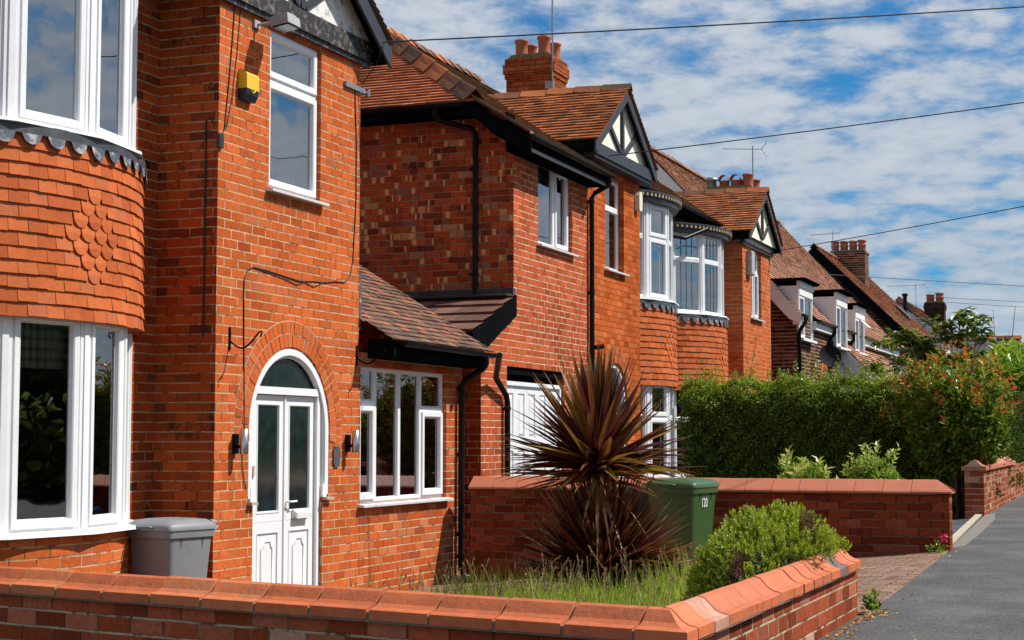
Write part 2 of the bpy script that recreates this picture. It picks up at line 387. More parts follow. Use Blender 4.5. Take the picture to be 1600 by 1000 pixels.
def asphalt():
    m, nt, b = new_mat('asphalt'); pos = ospace(nt)
    n1 = nt.noise(pos, 55, 3, .75).outputs['Fac']; n2 = nt.noise(pos, 1.1, 5, .6).outputs['Fac']
    vo = nt.new('ShaderNodeTexVoronoi'); vo.inputs['Scale'].default_value = 130; nt.l.new(pos, vo.inputs['Vector'])
    c = nt.ramp(n2, [(.3, (.036,.036,.036)), (.5, (.055,.054,.053)), (.68, (.088,.086,.082))])
    mp = nt.new('ShaderNodeMapping'); mp.inputs['Scale'].default_value = (2.2, .5, 1); nt.l.new(pos, mp.inputs[0])
    st = nt.noise(mp.outputs[0], 1.2, 4, .6).outputs['Fac']
    c = nt.mix(nt.M('MULTIPLY', nt.smooth(st, .5, .68), .6), c, (.030,.030,.031))
    c = nt.mix(1.0, c, nt.ramp(n1, [(.3, (.42,.42,.42)), (.7, (1.65,1.65,1.65))]), 'MULTIPLY')
    sp = nt.new('ShaderNodeSeparateColor'); nt.l.new(vo.outputs['Color'], sp.inputs[0])
    c = nt.mix(nt.M('MULTIPLY', nt.M('GREATER_THAN', sp.outputs[0], .90), .5), c, (.22,.21,.20))
    nt.l.new(c, b.inputs['Base Color']); b.inputs['Roughness'].default_value = .85
    h = nt.M('ADD', nt.M('MULTIPLY', vo.outputs['Distance'], 1.0), n1)
    nt.l.new(nt.bump(h, .55, .006), b.inputs['Normal']); return m
M['asphalt'] = asphalt()
M['concrete'] = plain('gritty_concrete', (.17,.155,.135), .95, .3, 60, bump=.6, bscale=120)
M['edging'] = plain('pale_stone_edging', (.40,.35,.26), .9, .15, 30, bump=.4)
M['soil'] = plain('garden_soil', (.075,.055,.035), .95, .4, 18, bump=.8, bscale=30, dirt=(.07,.085,.03), dirtf=.6, dscale=3)
M['bark'] = plain('bark', (.085,.065,.05), .9, .3, 30, bump=.7)
M['bark_pale'] = plain('pale_bark', (.26,.22,.17), .9, .25, 30, bump=.5)
M['bin_grey'] = plain('grey_bin_plastic', (.20,.205,.22), .5, .06, 7, dirt=(.16,.15,.13), dirtf=.4)
M['bin_green'] = plain('green_bin_plastic', (.035,.085,.022), .42, .06, 7, dirt=(.06,.08,.04), dirtf=.3)
M['bin_blue'] = plain('blue_bin_plastic', (.03,.10,.40), .42, .06, 7)
M['bin_black'] = plain('black_bin_plastic', (.018,.02,.024), .42, .06, 7)
M['rubber'] = plain('rubber', (.015,.015,.015), .8, .1, 7)
M['yellow'] = plain('yellow_alarm_plastic', (.72,.46,.02), .4, .04, 7)
M['navy'] = plain('navy_plastic', (.012,.02,.035), .35, .05, 7)
M['ivory'] = plain('ivory_plastic', (.72,.66,.5), .45, .04, 7)
M['silver_box'] = plain('weathered_grey_box', (.36,.36,.37), .6, .15, 9)
M['slate_sign'] = plain('slate_plaque', (.06,.07,.08), .6, .1, 12)
M['door_brown'] = plain('brown_timber', (.12,.05,.03), .6, .15, 10)

GX = [(-400, -.48), (-7.4, -.48), (-1.95, 0.0), (400, 0.0)]
def gz(x):
    for (a, za), (b, zb) in zip(GX, GX[1:]):
        if x <= b: return za + (zb-za)*(x-a)/(b-a)
    return 0.0

def strip(name, poly, mat, dz, kind='structure', seg=8):
    """sheet that follows the ground's slope, cut across X so it bends where the ground does"""
    mb = MB()
    xs = sorted(set([p[0] for p in poly] + [-7.4, -1.95]))
    def clip(pts, x0, x1):
        def half(P, f, inter):
            out = []
            for i in range(len(P)):
                a, b = P[i], P[(i+1) % len(P)]
                if f(a): out.append(a)
                if f(a) != f(b): out.append(inter(a, b))
            return out
        def at(x): return lambda a, b: (x, a[1]+(b[1]-a[1])*(x-a[0])/(b[0]-a[0]))
        P = half(pts, lambda p: p[0] >= x0-1e-9, at(x0))
        return half(P, lambda p: p[0] <= x1+1e-9, at(x1)) if P else []
    for x0, x1 in zip(xs, xs[1:]):
        P = clip(poly, x0, x1)
        if len(P) >= 3:
            mb.face([(p[0], p[1], gz(p[0])+dz) for p in P])
    o = mb.build(name, mat); return tag(o, kind=kind)

# ------------------------------------------------------------------ roof, gable and window builders
def interval(poly, v):
    lo, hi = 1e9, -1e9; n = len(poly)
    for i in range(n):
        (u0, v0), (u1, v1) = poly[i], poly[(i+1) % n]
        if (v0 <= v <= v1) or (v1 <= v <= v0):
            if abs(v1-v0) < 1e-9: lo = min(lo, u0, u1); hi = max(hi, u0, u1)
            else:
                u = u0+(u1-u0)*(v-v0)/(v1-v0); lo = min(lo, u); hi = max(hi, u)
    return (lo, hi)

def tile_roof(mb, O, U, V, poly, g=.1, tw=.165, th=.014, jit=.004, under=True, m=0, seed=1):
    rnd = random.Random(seed)
    O, U, V = Vector(O), Vector(U).normalized(), Vector(V).normalized()
    N = U.cross(V).normalized()
    if N.z < 0: N = -N
    P = lambda u, v, h: O + U*u + V*v + N*h
    vm = min(p[1] for p in poly); vM = max(p[1] for p in poly)
    k = 0; v = vm
    while v < vM-.01:
        v1 = min(v+g, vM)
        a0, b0 = interval(poly, v+1e-4); a1, b1 = interval(poly, v1-1e-4)
        u = math.floor(min(a0, a1)/tw)*tw - tw*(.5 if k % 2 else 0) + rnd.uniform(-.004, .004)
        end = max(b0, b1)
        while u < end:
            l0, r0 = max(u+.001, a0), min(u+tw-.001, b0); l1, r1 = max(u+.001, a1), min(u+tw-.001, b1)
            if not (r0 <= l0 and r1 <= l1):
                if r0 <= l0: l0 = r0 = min(max((l1+r1)/2, a0), b0)
                if r1 <= l1: l1 = r1 = min(max((l0+r0)/2, a1), b1)
                h = th + rnd.uniform(-jit, jit); hr = h + rnd.uniform(-jit, jit)*.5
                s = rnd.uniform(-.003, .003)
                uv = (rnd.random(), rnd.random())
                A, B, C, D = P(l0, v+s, h), P(r0, v+s, hr), P(r1, v1+.012, .0015), P(l1, v1+.012, .0015)
                mb.face([A, B, C, D], uv, m)
                mb.face([P(l0, v+s, -.002), P(r0, v+s, -.002), B, A], uv, m)
            u += tw
        v += g; k += 1
    if under: mb.face([P(u, v, -.004) for u, v in poly], (.5, .5), m)

def ridge_tiles(mb, p0, p1, r=.11, L=.32, th=.012, h=.05, m=0, seed=3):
    rnd = random.Random(seed)
    p0, p1 = Vector(p0), Vector(p1); d = p1-p0; tot = d.length; d.normalize()
    side = d.cross(Vector((0, 0, 1))).normalized(); up = side.cross(d).normalized()
    n = max(1, round(tot/L)); s = tot/n
    prof = [(-1.05, -.70), (-.55, -.12), (-.12, .42), (0, .50), (.12, .42), (.55, -.12), (1.05, -.70)]
    for i in range(n):
        a = p0 + d*(i*s); b = p0 + d*((i+1)*s + .012)
        ra, rb = r*1.0, r*1.06; uv = (rnd.random(), rnd.random()); j = rnd.uniform(-.006, .006)
        A = [a + side*x*ra*1.1 + up*(z*ra + h*.3 + j + .014) for x, z in prof]
        B = [b + side*x*rb*.94 + up*(z*rb + h*.3 + j - .004) for x, z in prof]
        q = len(prof)
        mb.mesh(A+B, [[k, k+1, q+k+1, q+k] for k in range(q-1)], uv, m, False)
        A2 = [p - up*.018 for p in A]; B2 = [p - up*.018 for p in B]
        for k in range(q-1):
            mb.face([A[k], A2[k], A2[k+1], A[k+1]], uv, m); mb.face([B[k+1], B2[k+1], B2[k], B[k]], uv, m)

def gutter(mb, p0, p1, r=.055, m=0):
    p0, p1 = Vector(p0), Vector(p1); d = (p1-p0); L = d.length; d.normalize()
    out = d.cross(Vector((0, 0, 1))).normalized()
    if out.x < 0: out = -out
    up = Vector((0, 0, 1))
    arc = [(math.cos(t), math.sin(t)) for t in [math.pi + math.pi*i/10 for i in range(11)]]
    for rr, fl in ((r, False), (r-.005, True)):
        A = [p0 + out*(c*rr) + up*(s*rr) for c, s in arc]; B = [p1 + out*(c*rr) + up*(s*rr) for c, s in arc]
        mb.mesh(A+B, [[k, k+1, 12+k, 11+k] for k in range(10)], None, m, True)
    for e, dd in ((p0, -1), (p1, 1)):
        mb.face([e + out*(c*r) + up*(s*r) for c, s in arc], None, m)
    n = max(1, int(L/.95))
    for i in range(n+1):
        c = p0 + d*(L*(i+.08)/(n+.16)); R2 = r+.006
        A = [c - d*.02 + out*(a*R2) + up*(s*R2+.004) for a, s in arc]; B = [c + d*.02 + out*(a*R2) + up*(s*R2+.004) for a, s in arc]
        mb.mesh(A+B, [[k, k+1, 12+k, 11+k] for k in range(10)], None, m, False)

def downpipe(mb, pts, r=.034, clips=()):
    mb.tube(pts, r, 12)
    for c in clips:
        c = Vector(c); mb.tube([c-Vector((0,0,.022)), c+Vector((0,0,.022))], r+.008, 12)
        mb.box((c.x-.085, c.y-.012, c.z-.014), (c.x, c.y+.012, c.z+.014))
    for a, b in zip(pts, pts[1:]):
        pass

def ring(mb, P, rc, prof, m=0):
    """mitred frame: rc=(a0,a1,b0,b1), prof=[(inset, depth)...]; P(a,b,d)"""
    a0, a1, b0, b1 = rc
    def cor(t, d): return [P(a0+t, b0+t, d), P(a1-t, b0+t, d), P(a1-t, b1-t, d), P(a0+t, b1-t, d)]
    for (t0, d0), (t1, d1) in zip(prof, prof[1:]):
        A, B = cor(t0, d0), cor(t1, d1)
        for i in range(4):
            j = (i+1) % 4
            mb.face([A[i], A[j], B[j], B[i]], None, m)
FIXED = [(0, -.07), (0, 0), (.036, .0), (.044, -.006), (.052, -.03), (.056, -.03)]
SASH = [(0, -.07), (0, 0), (.024, 0), (.026, .004), (.028, .018), (.074, .018), (.084, .010), (.094, -.02), (.098, -.02)]
NARROW = [(0, -.07), (0, 0), (.026, .0), (.033, -.006), (.040, -.03), (.044, -.03)]

def winframe(fr, gl, P, cells):
    for c in cells:
        a0, a1, b0, b1 = c[:4]; typ = c[4] if len(c) > 4 else 'f'
        prof = {'f': FIXED, 's': SASH, 'n': NARROW}[typ]
        ring(fr, P, (a0, a1, b0, b1), prof)
        t, d = prof[-1]
        gl.face([P(a0+t, b0+t, d+.002), P(a1-t, b0+t, d+.002), P(a1-t, b1-t, d+.002), P(a0+t, b1-t, d+.002)])

def curtain_mesh(mb, P, a0, a1, b0, b1, d, amp=.025, wl=.09):
    n = max(6, int((a1-a0)/.012)); V = []; F = []
    for i in range(n+1):
        a = a0+(a1-a0)*i/n
        dd = d + amp*math.sin(a/wl*2*math.pi) + amp*.4*math.sin(a/wl*3.7+1)
        V += [P(a, b0, dd), P(a, b1, dd*1.0)]
    for i in range(n): F.append([2*i, 2*i+2, 2*i+3, 2*i+1])
    mb.mesh(V, F, None, 0, True)

def window(par, X, y0, y1, z0, z1, cells, setback=.06, sill=True, curtains=(), blind=None, glass='glass', name='window', label=None, lead=0, sill_out=.07):
    W, H = y1-y0, z1-z0
    P = lambda a, b, d: Vector((X-setback+d, y0+a, z0+b))
    fr, gl = MB(), MB()
    winframe(fr, gl, P, cells)
    o = fr.build(name, M['upvc'], par, label)
    gl.build('pane', M[glass], o)
    if sill:
        s = MB()
        s.prism([(-.02, -.03), (setback+sill_out, -.035), (setback+sill_out+.004, -.012), (-.02, .006)], lambda x, z, d: Vector((X-setback+x, y0+d, z0+z-.012)), -.05, W+.05)
        s.build('sill', M['upvc'], o)
    for (a0, a1, b0, b1) in curtains:
        c = MB(); curtain_mesh(c, P, a0, a1, b0, b1, -.17); c.build('curtain', M['curtain'], o)
    if blind:
        a0, a1, b0, b1 = blind; c = MB(); z = b0
        while z < b1:
            c.face([P(a0, z, -.15), P(a1, z, -.15), P(a1, z+.032, -.18), P(a0, z+.032, -.18)]); z += .042
        c.build('blind', M['blind'], o)
    return o

def gable(par, yc, hw, zf, pitch, Xf, Xb, barge, panel, timb, roofmat, seed=1, depth=.25, timbers=True, wallX=-7.4, over=.03, tie=.17, tieX=None, pX=None):
    """projecting gable roof: ridge runs along X at yc"""
    za = zf + hw*pitch
    sl = math.hypot(hw, hw*pitch); L = Xf-Xb
    root = []
    rb = MB()
    for sgn in (-1, 1):
        O = Vector((Xb, yc+sgn*hw, zf)); V = Vector((0, -sgn*1, pitch))
        tile_roof(rb, O, (1, 0, 0), V, [(0, 0), (L+over, 0), (L+over, sl), (0, sl)], seed=seed+sgn, th=.026, jit=.006)
    o = rb.build('roof', roofmat, par)
    rd = MB(); ridge_tiles(rd, (Xb, yc, za), (Xf+over+.01, yc, za), .085, .42, seed=seed); rd.build('ridge_tiles', M['ridge'], o)
    # barge boards at Xf: mitred at apex, vertical cut feet
    bb = MB()
    for sgn in (-1, 1):
        f = lambda a, b, d: Vector((d, yc+sgn*a, b))
        e = hw+.03
        poly = [(0, za-.015), (e, zf-.015-.03*pitch), (e, zf-.015-.03*pitch-depth*.95), (e-.06, zf-depth*1.0), (0, za-depth*1.22)]
        bb.prism(poly, f, Xf-.03, Xf)
    bo = bb.build('bargeboard', barge, par)
    # soffits
    sf = MB()
    for sgn in (-1, 1):
        ya = yc+sgn*hw
        sf.face([Vector((Xf-.03, yc, za-.06)), Vector((wallX-.05, yc, za-.06)), Vector((wallX-.05, ya, zf-.06)), Vector((Xf-.03, ya, zf-.06))])
        sf.box((wallX-.6, min(ya, ya-sgn*.16), zf-depth+.004), (Xf-.033, max(ya, ya-sgn*.16), zf-depth+.03))
        sf.box((Xb, min(ya+sgn*.005, ya-sgn*.02), zf-depth+.032), (Xf-.034, max(ya+sgn*.005, ya-sgn*.02), zf-.01))
    sf.build('soffit', M['black_paint'], par)
    # tie beam, panel, timbers
    zt = zf-.02
    tx = wallX+.07 if tieX is None else tieX
    tb = MB(); tb.box((wallX-.02, yc-hw+.10, zt-tie), (tx, yc+hw-.10, zt))
    tb.box((wallX-.02, yc-hw+.10, zt-tie-.05), (tx-.025, yc+hw-.10, zt-tie-.002))
    tb.build('tie_beam', timb, par)
    pX = wallX-.02 if pX is None else pX
    pn = MB(); pn.face([Vector((pX, yc-hw+.02, zt-.05)), Vector((pX, yc+hw-.02, zt-.05)), Vector((pX, yc, za-.05))])
    po = pn.build('gable_panel', panel, par)
    if timbers:
        tm = MB()
        tm.box((pX+.002, yc-.04, zt+.002), (pX+.042, yc+.04, za-.25))
        for sgn in (-1, 1):
            tm.bar((pX+.02, yc+sgn*.06, zt+.03), (pX+.02, yc+sgn*hw*.50, zf+hw*.42*pitch), .075, .036, up=(1, 0, 0))
        tm.build('timber', barge if barge is M['grey_paint'] else timb, par)
    return za

def chimney(par, c, wx, wy, z0, z1, pots, mat, corbel=True, name='chimney', pot_r=.11, flaunch='flaunch'):
    mb = MB(); x, y = c
    def cour(e, a, b): mb.box((x-wx/2-e, y-wy/2-e, a), (x+wx/2+e, y+wy/2+e, b))
    if corbel:
        cour(0, z0, z1-.34); cour(.022, z1-.338, z1-.26); cour(.045, z1-.258, z1-.10); cour(.02, z1-.098, z1)
    else:
        cour(0, z0, z1-.07); cour(.03, z1-.068, z1)
    o = mb.build(name, mat, par)
    f = MB(); f.prism([(-wx/2, 0), (wx/2, 0), (wx/2-.09, .07), (-wx/2+.09, .07)], lambda a, b, d: Vector((x+a, y+d, z1+.002+b)), -wy/2+.02, wy/2-.02)
    f.build('flaunching', M[flaunch], o)
    for (px, py, h, style) in pots:
        p = MB(); b = z1+.04; r = pot_r
        if style == 'hood':
            p.lathe((x+px, y+py, b), [(r*1.0, 0), (r*.95, h*.6), (r*1.02, h*.62), (r*1.02, h*.7)], 18)
            pts = [(x+px-r*.95, y+py-r*.2, b+h*.66)]
            V = []; F = []; n = 10
            for i in range(n+1):
                t = math.pi*i/n
                for e in (-1, 1): V.append(Vector((x+px+r*math.cos(t), y+py+e*r*.95, b+h*.68+r*1.15*math.sin(t))))
            for i in range(n): F.append([2*i, 2*i+1, 2*i+3, 2*i+2])
            p.mesh(V, F); p.mesh([v*1.0 for v in V], F)
        elif style == 'cowl':
            p.lathe((x+px, y+py, b), [(r*.95, 0), (r*.95, h*.7), (r*1.25, h*.72), (r*1.3, h*.8), (r*1.0, h*.98), (r*.3, h*1.02)], 18)
        elif style == 'ribbed':
            p.lathe((x+px, y+py, b), [(r, 0), (r, h*.45), (r*1.12, h*.5), (r*1.12, h*.58), (r, h*.62), (r*.98, h*.82), (r*1.15, h*.86), (r*1.15, h), (r*.8, h)], 18)
        else:
            p.lathe((x+px, y+py, b), [(r*1.0, 0), (r*.9, h*.35), (r*.93, h*.8), (r*1.08, h*.88), (r*1.1, h*.97), (r*1.02, h), (r*.8, h), (r*.75, h*.6)], 20)
        p.build('chimney_pot', M['galv'] if style == 'cowl' else M['pot'], o)
    return o

def aerial(par, p, h, L, ang, n=9, spread=.2, mast=.012):
    a = MB(); x, y, z = p
    a.tube([(x, y, z), (x, y, z+h)], mast, 6)
    d = Vector((math.cos(ang), math.sin(ang), .0)); s = Vector((-d.y, d.x, 0))
    c = Vector((x, y, z+h-.08)); a.tube([c - d*L*.25, c + d*L*.75], .009, 6)
    for i in range(n):
        q = c + d*(L*(-.2+.92*i/(n-1))); a.tube([q - s*spread*.5, q + s*spread*.5], .005, 5)
    q = c - d*L*.22
    for e in (-1, 1):
        a.tube([q, q - d*.12 + Vector((0, 0, e*.16))], .006, 5)
        for k in (.5, 1): 
            w = q + (Vector((0, 0, e*.16)) - d*.12)*k; a.tube([w - s*.16, w + s*.16], .004, 5)
    return a.build('aerial', M['galv'], par)
CXB, RB = -9.43, 2.0
ANG = [-43.5, -22, 0, 19.5, 43.5]
def cyl(yc, r, t): return Vector((CXB + r*math.cos(t), yc + r*math.sin(t), 0))

def bay_window(par, yc, z0, z1, transom=None, glass='glass', sash_cols=None, label_c=False, name='bay_window', leaded=False, curtain=None, blind=None, label=None):
    fr, gl, ld = MB(), MB(), MB(); cus = []; bl = MB()
    for i in range(4):
        a, b = cyl(yc, RB, R(ANG[i])), cyl(yc, RB, R(ANG[i+1]))
        s = (b-a); W = s.length; s.normalize(); n = Vector((s.y, -s.x, 0))
        P = lambda u, v, d, a=a, s=s, n=n: a + s*u + n*d + Vector((0, 0, z0+v))
        H = z1-z0; e = .048
        if transom: cells = [(e, W-e, 0, transom-z0, 's' if i == 1 and not leaded else 'f'), (e, W-e, transom-z0, H, 's' if i == 1 and not leaded else 'f')]
        else: cells = [(e, W-e, 0, H, 's' if i in (1, 2) else 'f')]
        winframe(fr, gl, P, cells)
        if leaded:
            for (c0, c1, d0, d1, *_) in cells:
                nx = 4; nz = max(2, round((d1-d0)/.24))
                for k in range(1, nx): x = c0+.06+(c1-c0-.12)*k/nx; ld.box((0,0,0),(0,0,0)) if False else ld.obox(P(x, (d0+d1)/2, -.022), s*.005, n*.004, Vector((0,0,(d1-d0)/2-.06)))
                for k in range(1, nz): z = d0+.06+(d1-d0-.12)*k/nz; ld.obox(P((c0+c1)/2, z, -.021), s*((c1-c0)/2-.06), n*.003, Vector((0,0,.005)))
        if curtain:
            for (ii, f0, f1, g0, g1) in curtain:
                if ii == i:
                    cu = MB(); cus.append(cu)
                    curtain_mesh(cu, P, W*f0, W*f1, H*g0, H*g1, -.10, .018, .08)
        if blind and i in blind:
            z = .06
            while z < H-.05:
                bl.face([P(.06, z, -.13), P(W-.06, z, -.13), P(W-.06, z+.03, -.16), P(.06, z+.03, -.16)]); z += .045
    for t in ANG:
        q = cyl(yc, RB-.012, R(t)); n = Vector((math.cos(R(t)), math.sin(R(t)), 0)); s = Vector((-n.y, n.x, 0))
        pts = [(-.066, -.02), (-.060, .012), (-.030, .014), (-.026, .024), (.026, .024), (.030, .014), (.060, .012), (.066, -.02)]
        lo = [q + s*x + n*y + Vector((0,0,z0)) for x, y in pts]; hi = [p + Vector((0,0,z1-z0)) for p in lo]
        for k in range(len(pts)-1): fr.face([lo[k], lo[k+1], hi[k+1], hi[k]])
    o = fr.build(name, M['upvc'], par, label); gl.build('pane', M[glass], o)
    if leaded: ld.build('lead_came', M['galv'], o)
    for cu in cus: cu.build('curtain', M['valance' if label_c else 'curtain'], o)
    if bl.v: bl.build('blind', M['blind'], o)
    sl = MB(); k = [R(t) for t in ANG]
    pr = [(-.03, .012), (.105, -.006), (.112, -.03), (.05, -.034)]
    for i in range(4):
        A = [cyl(yc, RB+x, k[i]) + Vector((0,0,z0+z-.004)) for x, z in pr]; B = [cyl(yc, RB+x, k[i+1]) + Vector((0,0,z0+z-.004)) for x, z in pr]
        for j in range(3): sl.face([A[j], B[j], B[j+1], A[j+1]])
        if i == 0: sl.face(A)
        if i == 3: sl.face(B[::-1])
    sl.build('sill', M['upvc'], o)
    return o

def bay(par, yc, zg, low=(.455, 2.06), tile=(2.0, 3.36), up=(3.42, 5.02), t_low=None, t_up=None, leaded=False, cornice=False, bmat='brick_orange', diamond=-1.0, cur_l=None, cur_u=None, bl_l=None, seed=5):
    rnd = random.Random(seed)
    A0 = R(45.6)
    # curved brick plinth
    mb = MB(); n = 28
    for i in range(n):
        t0, t1 = -A0+2*A0*i/n, -A0+2*A0*(i+1)/n; r = RB+.015
        a, b = cyl(yc, r, t0), cyl(yc, r, t1); z0, z1 = zg, low[0]-.03
        V = [a+Vector((0,0,z0)), b+Vector((0,0,z0)), b+Vector((0,0,z1)), a+Vector((0,0,z1))]
        mb.mesh(V, [[0,1,2,3]], [(r*t0, z0), (r*t1, z0), (r*t1, z1), (r*t0, z1)], 0, False)
    mb.face([cyl(yc, RB+.015, -A0+2*A0*i/n)+Vector((0,0,low[0]-.032)) for i in range(n+1)])
    mb.build('bay_brickwork', M[bmat], par)
    bay_window(par, yc, low[0], low[1], t_low, 'glass_low', leaded=leaded, name='bay_window', curtain=cur_l, blind=bl_l, label_c=True)
    bay_window(par, yc, up[0], up[1], t_up, 'glass', leaded=leaded, name='bay_window', curtain=cur_u)
    # hung tiles, one plate each
    tm = MB(); g = .101; rows = round((tile[1]-tile[0])/g); dth = .158/RB
    base = lambda z: RB + .062 - .022*(z-tile[0])/(tile[1]-tile[0])
    A1 = R(45.6)
    for k in range(rows+1):
        z = tile[0]+k*g; t = -A1 - (dth*.5 if k % 2 else 0); zt = min(z+g+.03, tile[1]+.05)
        while t < A1:
            t0, t1 = max(t, -A1)+.0009, min(t+dth, A1)-.0009
            if t1 > t0+.004:
                tc = t+dth/2
                dd = abs(tc-R(diamond))/dth; fish = dd + abs(k-6.0)*.42 < 1.95 and .8 < k < rows-1
                j = rnd.uniform(-.0025, .0035); jz = rnd.uniform(-.004, .004); tw = rnd.uniform(-.002, .002)
                lift = .023 + j; uv = (rnd.random(), rnd.random()); r0 = base(z)
                q = lambda f, zz, h, t0=t0, t1=t1: cyl(yc, r0+h, t0+(t1-t0)*f) + Vector((0,0,zz))
                if fish:
                    m = 10
                    bot = [(.5-.5*math.cos(math.pi*i/m), z+.065-.085*math.sin(math.pi*i/m)) for i in range(m+1)]
                    front = [q(f, zz+jz, lift) for f, zz in bot] + [q(1, zt, .003), q(0, zt, .003)]
                    tm.face(front, uv)
                    for i in range(m):
                        (f0, za), (f1, zb) = bot[i], bot[i+1]
                        tm.face([q(f0, za+jz, -.004), q(f1, zb+jz, -.004), q(f1, zb+jz, lift), q(f0, za+jz, lift)], uv)
                else:
                    tm.face([q(0, z+jz, lift), q(1, z+jz+tw, lift), q(1, zt, .003), q(0, zt, .003)], uv)
                    tm.face([q(0, z+jz, -.004), q(1, z+jz+tw, -.004), q(1, z+jz+tw, lift), q(0, z+jz, lift)], uv)
            t += dth
    for i in range(n):                       # backing and underside
        t0, t1 = -A1+2*A1*i/n, -A1+2*A1*(i+1)/n
        a, b = cyl(yc, base(tile[0])-.004, t0), cyl(yc, base(tile[0])-.004, t1); a2, b2 = cyl(yc, base(tile[1])-.004, t0), cyl(yc, base(tile[1])-.004, t1)
        z0, z1 = Vector((0,0,tile[0]+.006)), Vector((0,0,tile[1]+.05))
        tm.face([a+z0, b+z0, b2+z1, a2+z1], (.4, .4))
        c, d = cyl(yc, RB-.25, t0), cyl(yc, RB-.25, t1); tm.face([b+z0, a+z0, c+z0, d+z0], (.1, .1))
    tm.build('tile_hanging', M['tile_hung'], par)
    # scalloped lead flashing
    lf = MB(); ns = 15; z1 = up[0]-.03; zm = z1-.075
    for k in range(ns):
        t0, t1 = -A1+2*A1*k/ns, -A1+2*A1*(k+1)/ns; m = 9
        w = rnd.uniform(.075, .10)
        prev = None
        for i in range(m+1):
            f = i/m; t = t0+(t1-t0)*f
            e = min(1, max(0, (f-.12)/.76)); dz = -w*math.sqrt(max(0, 1-(2*e-1)**2)) if .12 <= f <= .88 else 0.0
            hi = cyl(yc, RB+.074, t)+Vector((0,0,z1)); mid = cyl(yc, RB+.080, t)+Vector((0,0,zm)); lo = cyl(yc, RB+.083+.1*max(0, -dz), t)+Vector((0,0,zm+dz))
            cur = (hi, mid, lo)
            if prev:
                lf.face([prev[1], mid, hi, prev[0]], None, 0, True)
                if (prev[2]-prev[1]).length+(lo-mid).length > .001: lf.face([prev[2], lo, mid, prev[1]], None, 1)
            prev = cur
    lf.build('lead_flashing', [M['lead_dark'], M['lead']], par)
    zt = up[1]
    if cornice:
        c = MB(); prof = [(RB-.05, zt), (RB+.10, zt), (RB+.10, zt+.075), (RB+.135, zt+.08), (RB+.155, zt+.135), (RB+.17, zt+.14), (RB+.17, zt+.165), (RB-.6, zt+.19)]
        for i in range(n):
            t0, t1 = -A1+2*A1*i/n, -A1+2*A1*(i+1)/n
            for (r0, za), (r1, zb) in zip(prof, prof[1:]):
                c.face([cyl(yc, r0, t0)+Vector((0,0,za)), cyl(yc, r0, t1)+Vector((0,0,za)), cyl(yc, r1, t1)+Vector((0,0,zb)), cyl(yc, r1, t0)+Vector((0,0,zb))], None, 0, False)
        d = c; t = -A1
        while t < A1:
            n1 = Vector((math.cos(t), math.sin(t), 0)); s1 = Vector((-n1.y, n1.x, 0))
            d.obox(cyl(yc, RB+.146, t)+Vector((0,0,zt+.108)), s1*.024, n1*.018, Vector((0,0,.027)), 1); t += .096/RB
        c.build('bay_cornice', [M['lead_dark'], M['dentil']], par)
    else:
        c = MB(); c.face([cyl(yc, RB+.1, -A1+2*A1*i/n)+Vector((0,0,zt+.001)) for i in range(n+1)])
        for i in range(n):
            t0, t1 = -A1+2*A1*i/n, -A1+2*A1*(i+1)/n
            c.face([cyl(yc, RB+.1, t0)+Vector((0,0,zt)), cyl(yc, RB+.1, t1)+Vector((0,0,zt)), cyl(yc, RB+.1, t1)+Vector((0,0,zt+.7)), cyl(yc, RB+.1, t0)+Vector((0,0,zt+.7))])
        c.build('bay_soffit', M['black_paint'], par)

def arch_pts(yc, zc, r, a0=0, a1=180, n=24):
    return [(yc + r*math.cos(R(a0+(a1-a0)*i/n)), zc + r*math.sin(R(a0+(a1-a0)*i/n))) for i in range(n+1)]

def voussoirs(par, X, yc, zc, rings, a0=-2, a1=182, mat='vouss', seed=2, name='brick_arch'):
    rnd = random.Random(seed); mb = MB()
    for r0, r1 in rings:
        n = round(R(a1-a0)*(r0+r1)/2/.079)
        for i in range(n):
            t0 = R(a0+(a1-a0)*i/n)+.0048/r0; t1 = R(a0+(a1-a0)*(i+1)/n)-.0048/r0; j = rnd.uniform(.003, .009); uv = (rnd.random(), rnd.random())
            f = lambda r, t, d: Vector((X+d, yc+r*math.cos(t), zc+r*math.sin(t)))
            tm = (t0+t1)/2
            A = [f(r0, t0, j), f(r0, t1, j), f(r1, t1, j), f(r1, t0, j)]; B = [f(r0, t0, -.01), f(r0, t1, -.01), f(r1, t1, -.01), f(r1, t0, -.01)]
            mb.face(A[::-1], uv)
            for k in range(4): mb.face([A[k], A[(k+1)%4], B[(k+1)%4], B[k]], uv)
    o = mb.build(name, M[mat], par)
    ms = MB(); q = 40; rin = min(r[0] for r in rings); ro = max(r[1] for r in rings)+.008
    for i in range(q):
        t0, t1 = R(a0+(a1-a0)*i/q), R(a0+(a1-a0)*(i+1)/q)
        ms.face([(X+.0015, yc+rin*math.cos(t0), zc+rin*math.sin(t0)), (X+.0015, yc+rin*math.cos(t1), zc+rin*math.sin(t1)), (X+.0015, yc+ro*math.cos(t1), zc+ro*math.sin(t1)), (X+.0015, yc+ro*math.cos(t0), zc+ro*math.sin(t0))])
    ms.build('mortar_joint', M['mortar'] if mat == 'vouss' else M['vouss_joint'], o)
    return o

